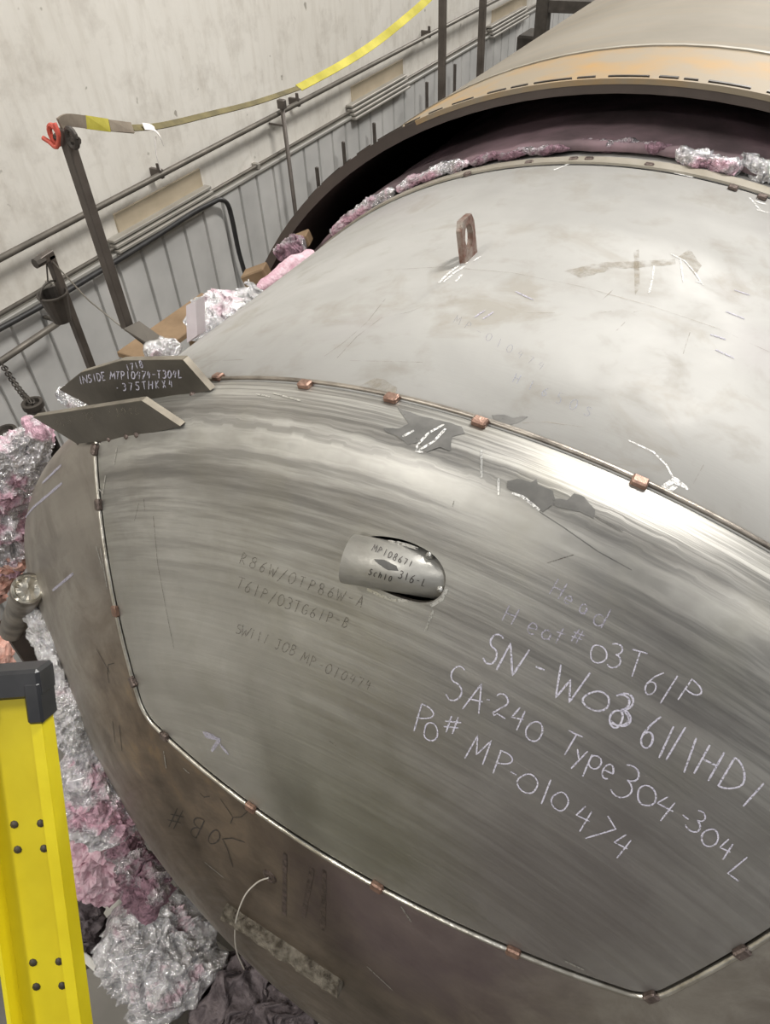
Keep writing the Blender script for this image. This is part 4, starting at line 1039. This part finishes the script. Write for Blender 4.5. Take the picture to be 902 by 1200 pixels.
# strap between post tops
pts2 = [at_x(q, -1.95) for q in ((70, 146), (80, 141), (100, 143), (128, 147), (155, 150), (190, 147), (245, 134), (300, 120), (350, 103), (400, 76), (440, 50), (475, 22), (500, 0), (530, -30))]
def strap(name, pl, wd, mat, parent, tw0, tw1, th=.003):
    pl = catmull(pl, 5); mb = MB(); N = len(pl)
    for i, p_ in enumerate(pl):
        tt = (pl[min(i+1, N-1)]-pl[max(i-1, 0)]).normalized(); f = i/(N-1); h = tt.cross(V((1, 0, 0))).normalized(); s_ = h.cross(tt)
        a = tw0+(tw1-tw0)*f; dv = h*math.cos(a)+s_*math.sin(a); nv_ = tt.cross(dv)
        mb.v += [p_-dv*wd/2-nv_*th/2, p_+dv*wd/2-nv_*th/2, p_+dv*wd/2+nv_*th/2, p_-dv*wd/2+nv_*th/2]
    for i in range(N-1):
        for j in range(4): mb.f.append([4*i+j, 4*i+(j+1) % 4, 4*i+4+(j+1) % 4, 4*i+4+j])
    mb.f += [[0, 1, 2, 3], [4*N-4, 4*N-1, 4*N-2, 4*N-3]]
    return mb.build(name, mat, parent)
t = empty('tie_strap', pts2[0], 'yellow webbing strap sagging between the posts along the wall', 'strap')
strap('webbing', pts2[8:], .034, 'yellow_webbing', t, 1.05, .55)
strap('webbing', pts2[4:9], .024, 'olive_webbing', t, .9, 1.2)
strap('sleeve', pts2[0:3], .034, 'grey_webbing', t, .0, .1, .008)
strap('webbing', pts2[2:4], .036, 'yellow_webbing', t, .1, .3)
strap('sleeve', pts2[3:5], .032, 'grey_webbing', t, .3, .5, .006)
tp = [at_x(q, -1.94) for q in ((168, 148), (179, 150), (187, 159), (191, 170))]
t = empty('tape_tail', tp[0], 'white tape strip dangling from the yellow strap', 'tape')
strap('strip', tp, .022, 'white_tape', t, .6, .9, .002)
strap('strip', [at_x(q, -1.94) for q in ((182, 160), (183, 180), (188, 199))], .014, 'white_tape', t, .4, 1.0, .002)
# far guard posts
for q, lab in (((518, 60), 'tall dark post rising beyond the frame in front of the middle hatch'), ((564, 45), 'tall dark post farthest along the wall beside the jacket')):
    p_ = at_x(q, -2.32); t = empty('guard_post', (p_.x, p_.y, 0), lab, 'post', 'tall posts behind the jacket')
    MB().box((p_.x, p_.y, 2.1), (.02, 0, 0), (0, .02, 0), (0, 0, 2.1), .003).build('post', 'pole_steel', t)
    MB().box((p_.x, p_.y, .006), (.08, 0, 0), (0, .08, 0), (0, 0, .006), .002).build('base_plate', 'pole_steel', t)
# gallows post with arm, bucket and cord
PX = -2.45
gt, gb = at_x((60, 297), PX), at_x((104, 430), PX); gy = (gt.y+gb.y)/2
t = empty('arm_post', (PX, gy, 0), 'short dark post with a side arm carrying a small bucket', 'post')
MB().box((PX, gy, gt.z/2), (.015, 0, 0), (0, .015, 0), (0, 0, gt.z/2), .003).build('post', 'pole_steel', t)
arm = at_x((40, 291), PX)
MB().bar((PX, gy+.015, gt.z), (arm.x, arm.y, gt.z-.005), .03, .03).build('arm', 'pole_steel', t)
MB().tube([(PX, gy-.03, gt.z-.005), (PX, gy-.07, gt.z-.005)], .019, 8).build('arm_sleeve', 'dark_steel', t)
bk = at_x((60, 346), PX); bt_ = at_x((73, 376), PX); ay_ = arm.y+.02
t = empty('bucket', (PX, ay_+.07, bt_.z), 'small dark tapered bucket hanging beside the armed post', 'bucket')
bc = V((PX, at_x((62, 346), PX).y, bt_.z)); bh = bk.z-bt_.z
MB().lathe(bc, (0, 0, 1), [(.001, 0), (.034, 0), (.056, bh), (.060, bh), (.060, bh+.006), (.052, bh+.006), (.032, .008), (.001, .008)], 16).build('body', 'dark_steel', t, False)
hb = [bc+V((0, .056*math.cos(a), bh+.05*math.sin(a))) for a in [math.pi*i/10 for i in range(11)]]
MB().tube(hb, .004, 6).build('bail', 'dark_steel', t, True)
MB().tube([bc+V((0, 0, bh+.05)), V((PX, arm.y+.03, gt.z-.015))], .003, 6).build('hanger', 'dark_steel', t)
cA, cB = V((PX, gy, gt.z-.02)), at_x((146, 386), -1.97)
tag(MB().tube([cA, cA.lerp(cB, .5)+V((0, 0, -.03)), cB], .003, 6).build('guy_cord', 'pipe_steel', None, True, origin=cA), 'thin cord slanting from armed post to angle bracket', 'cord')
# steel frame far away beyond the jacket
f0 = at_x((636, 20), -2.9); f1 = at_x((700, 8), -2.9)
t = empty('steel_frame', (f0.x, f0.y, 0), 'dark steel frame with crossbeam at the far end of the wall', 'frame')
zt_ = at_x((640, 2), -2.9).z
MB().box((f0.x, f0.y, 1.6), (.06, 0, 0), (0, .06, 0), (0, 0, 1.6), .006).build('upright', 'dark_steel', t)
MB().bar((f0.x, f0.y, zt_-.02), (f0.x+.74, f0.y+.1, zt_-.02), .09, .10).build('beam', 'dark_steel', t)
MB().box((f0.x+.70, f0.y+.1, 1.2), (.06, 0, 0), (0, .06, 0), (0, 0, 1.2), .006).build('upright', 'dark_steel', t)
cb = at_x((628, 38), -3.1)
tag(MB().box((cb.x, cb.y, cb.z/2), (.14, 0, 0), (0, .18, 0), (0, 0, cb.z/2), .02).build('floor_cabinet', 'dark_steel', None, origin=(cb.x, cb.y, 0)), 'dark box standing at the foot of the far steel frame', 'cabinet')

# ================================================================== CRATE AND LADDER IN FRONT
CH = 1.12
ca, cb_ = at_z((104, 1126), CH), at_z((196, 1206), CH)
d = (cb_-ca); d.z = 0; d.normalize(); nrm2 = V((-d.y, d.x, 0))
if nrm2.y < 0: nrm2 = -nrm2
ca = ca-d*.4; L = 1.25; wdt = .34; cc = ca+d*L
t = empty('crate', (ca.x, ca.y, 0), 'pale open crate below the vessel holding insulation scraps', 'crate')
def panel(p0_, p1_, z0, z1, nm='side_panel'):
    dd = (p1_-p0_).normalized(); pn = V((-dd.y, dd.x, 0)); ce = (p0_+p1_)/2
    MB().box((ce.x, ce.y, (z0+z1)/2), dd*(p1_-p0_).length/2, pn*.012, V((0, 0, (z1-z0)/2)), .004).build(nm, 'crate_paint', t)
panel(ca, cc, 0, CH-.008); panel(ca+nrm2*wdt, cc+nrm2*wdt, 0, .7); panel(ca, ca+nrm2*wdt, 0, .7); panel(cc, cc+nrm2*wdt, 0, .7)
ce = (ca+cc)/2+nrm2*wdt/2
MB().box((ce.x, ce.y, .68), d*L/2, nrm2*wdt/2, V((0, 0, .01)), .002).build('bottom_panel', 'crate_paint', t)
ce = (ca+cc)/2
MB().box((ce.x, ce.y, CH), d*L/2, nrm2*.014, V((0, 0, .008)), .003).build('rim', 'crate_paint', t)

# yellow ladder leaning at lower left
Pt, Pb_ = at_d((12, 797), .93), at_d((66, 1200), .98)
la = (Pt-Pb_).normalized()                       # up the rail
lb = Pb_+la*(-(Pb_.z)/la.z)                       # foot on the floor
lwx = at_d((60, 1000), .97)-at_d((0, 1000), .97); lwx = (lwx-la*lwx.dot(la)).normalized()
ln = lwx.cross(la).normalized()
if ln.dot(CAM-Pt) < 0: ln = -ln                   # towards the camera
t = empty('ladder', lb, 'bright yellow fibreglass ladder with black rail cap at lower left', 'ladder')
LL = (Pt-lb).length; WB = .094
def rail(off):
    b0 = lb+lwx*off
    MB().box(b0+la*LL/2, la*LL/2, lwx*WB/2, ln*.0025, 0).box(b0+la*LL/2+lwx*(WB/2-.0025)+ln*.014, la*LL/2, lwx*.0028, ln*.0145, 0).box(b0+la*LL/2-lwx*(WB/2-.0025)+ln*.014, la*LL/2, lwx*.0028, ln*.0145, 0)\
        .box(b0+la*LL/2+lwx*(WB/2-.007)+ln*.027, la*LL/2, lwx*.007, ln*.002, 0).build('rail', 'yellow_fibreglass', t)
    e = b0+la*LL
    MB().box(e+la*.002+ln*.010, la*.018, lwx*(WB/2+.005), ln*.022, .004).box(e-la*.022+lwx*(WB/2-.006)+ln*.012, la*.026, lwx*.010, ln*.021, .003).box(e-la*.012-lwx*(WB/2-.004)+ln*.012, la*.02, lwx*.008, ln*.021, .003).build('rail_cap', 'black_plastic', t)
    MB().box(b0+la*.03, la*.03, lwx*(WB/2+.004), ln*.02, .004).build('foot_pad', 'black_plastic', t)
rail(0); rail(-.44)
k = 0; ssl = LL-.205
while ssl > .2:
    c_ = lb+la*ssl-lwx*.22-ln*.021
    MB().tube([c_-lwx*.20, c_+lwx*.20], .016, 10).build('rung', 'pipe_steel', t, True)
    for dx, dl in ((-.016, .017), (.018, .016), (-.016, -.017), (.018, -.018)):
        p_ = lb+la*(ssl+dl)+lwx*(dx-.002)+ln*.0025
        MB().lathe(p_, ln, [(.0055, 0), (.0048, .0018), (.0005, .0024)], 8).build('rivet', 'dark_steel', t, True)
    ssl -= .19 if k % 2 == 0 else .19; k += 1
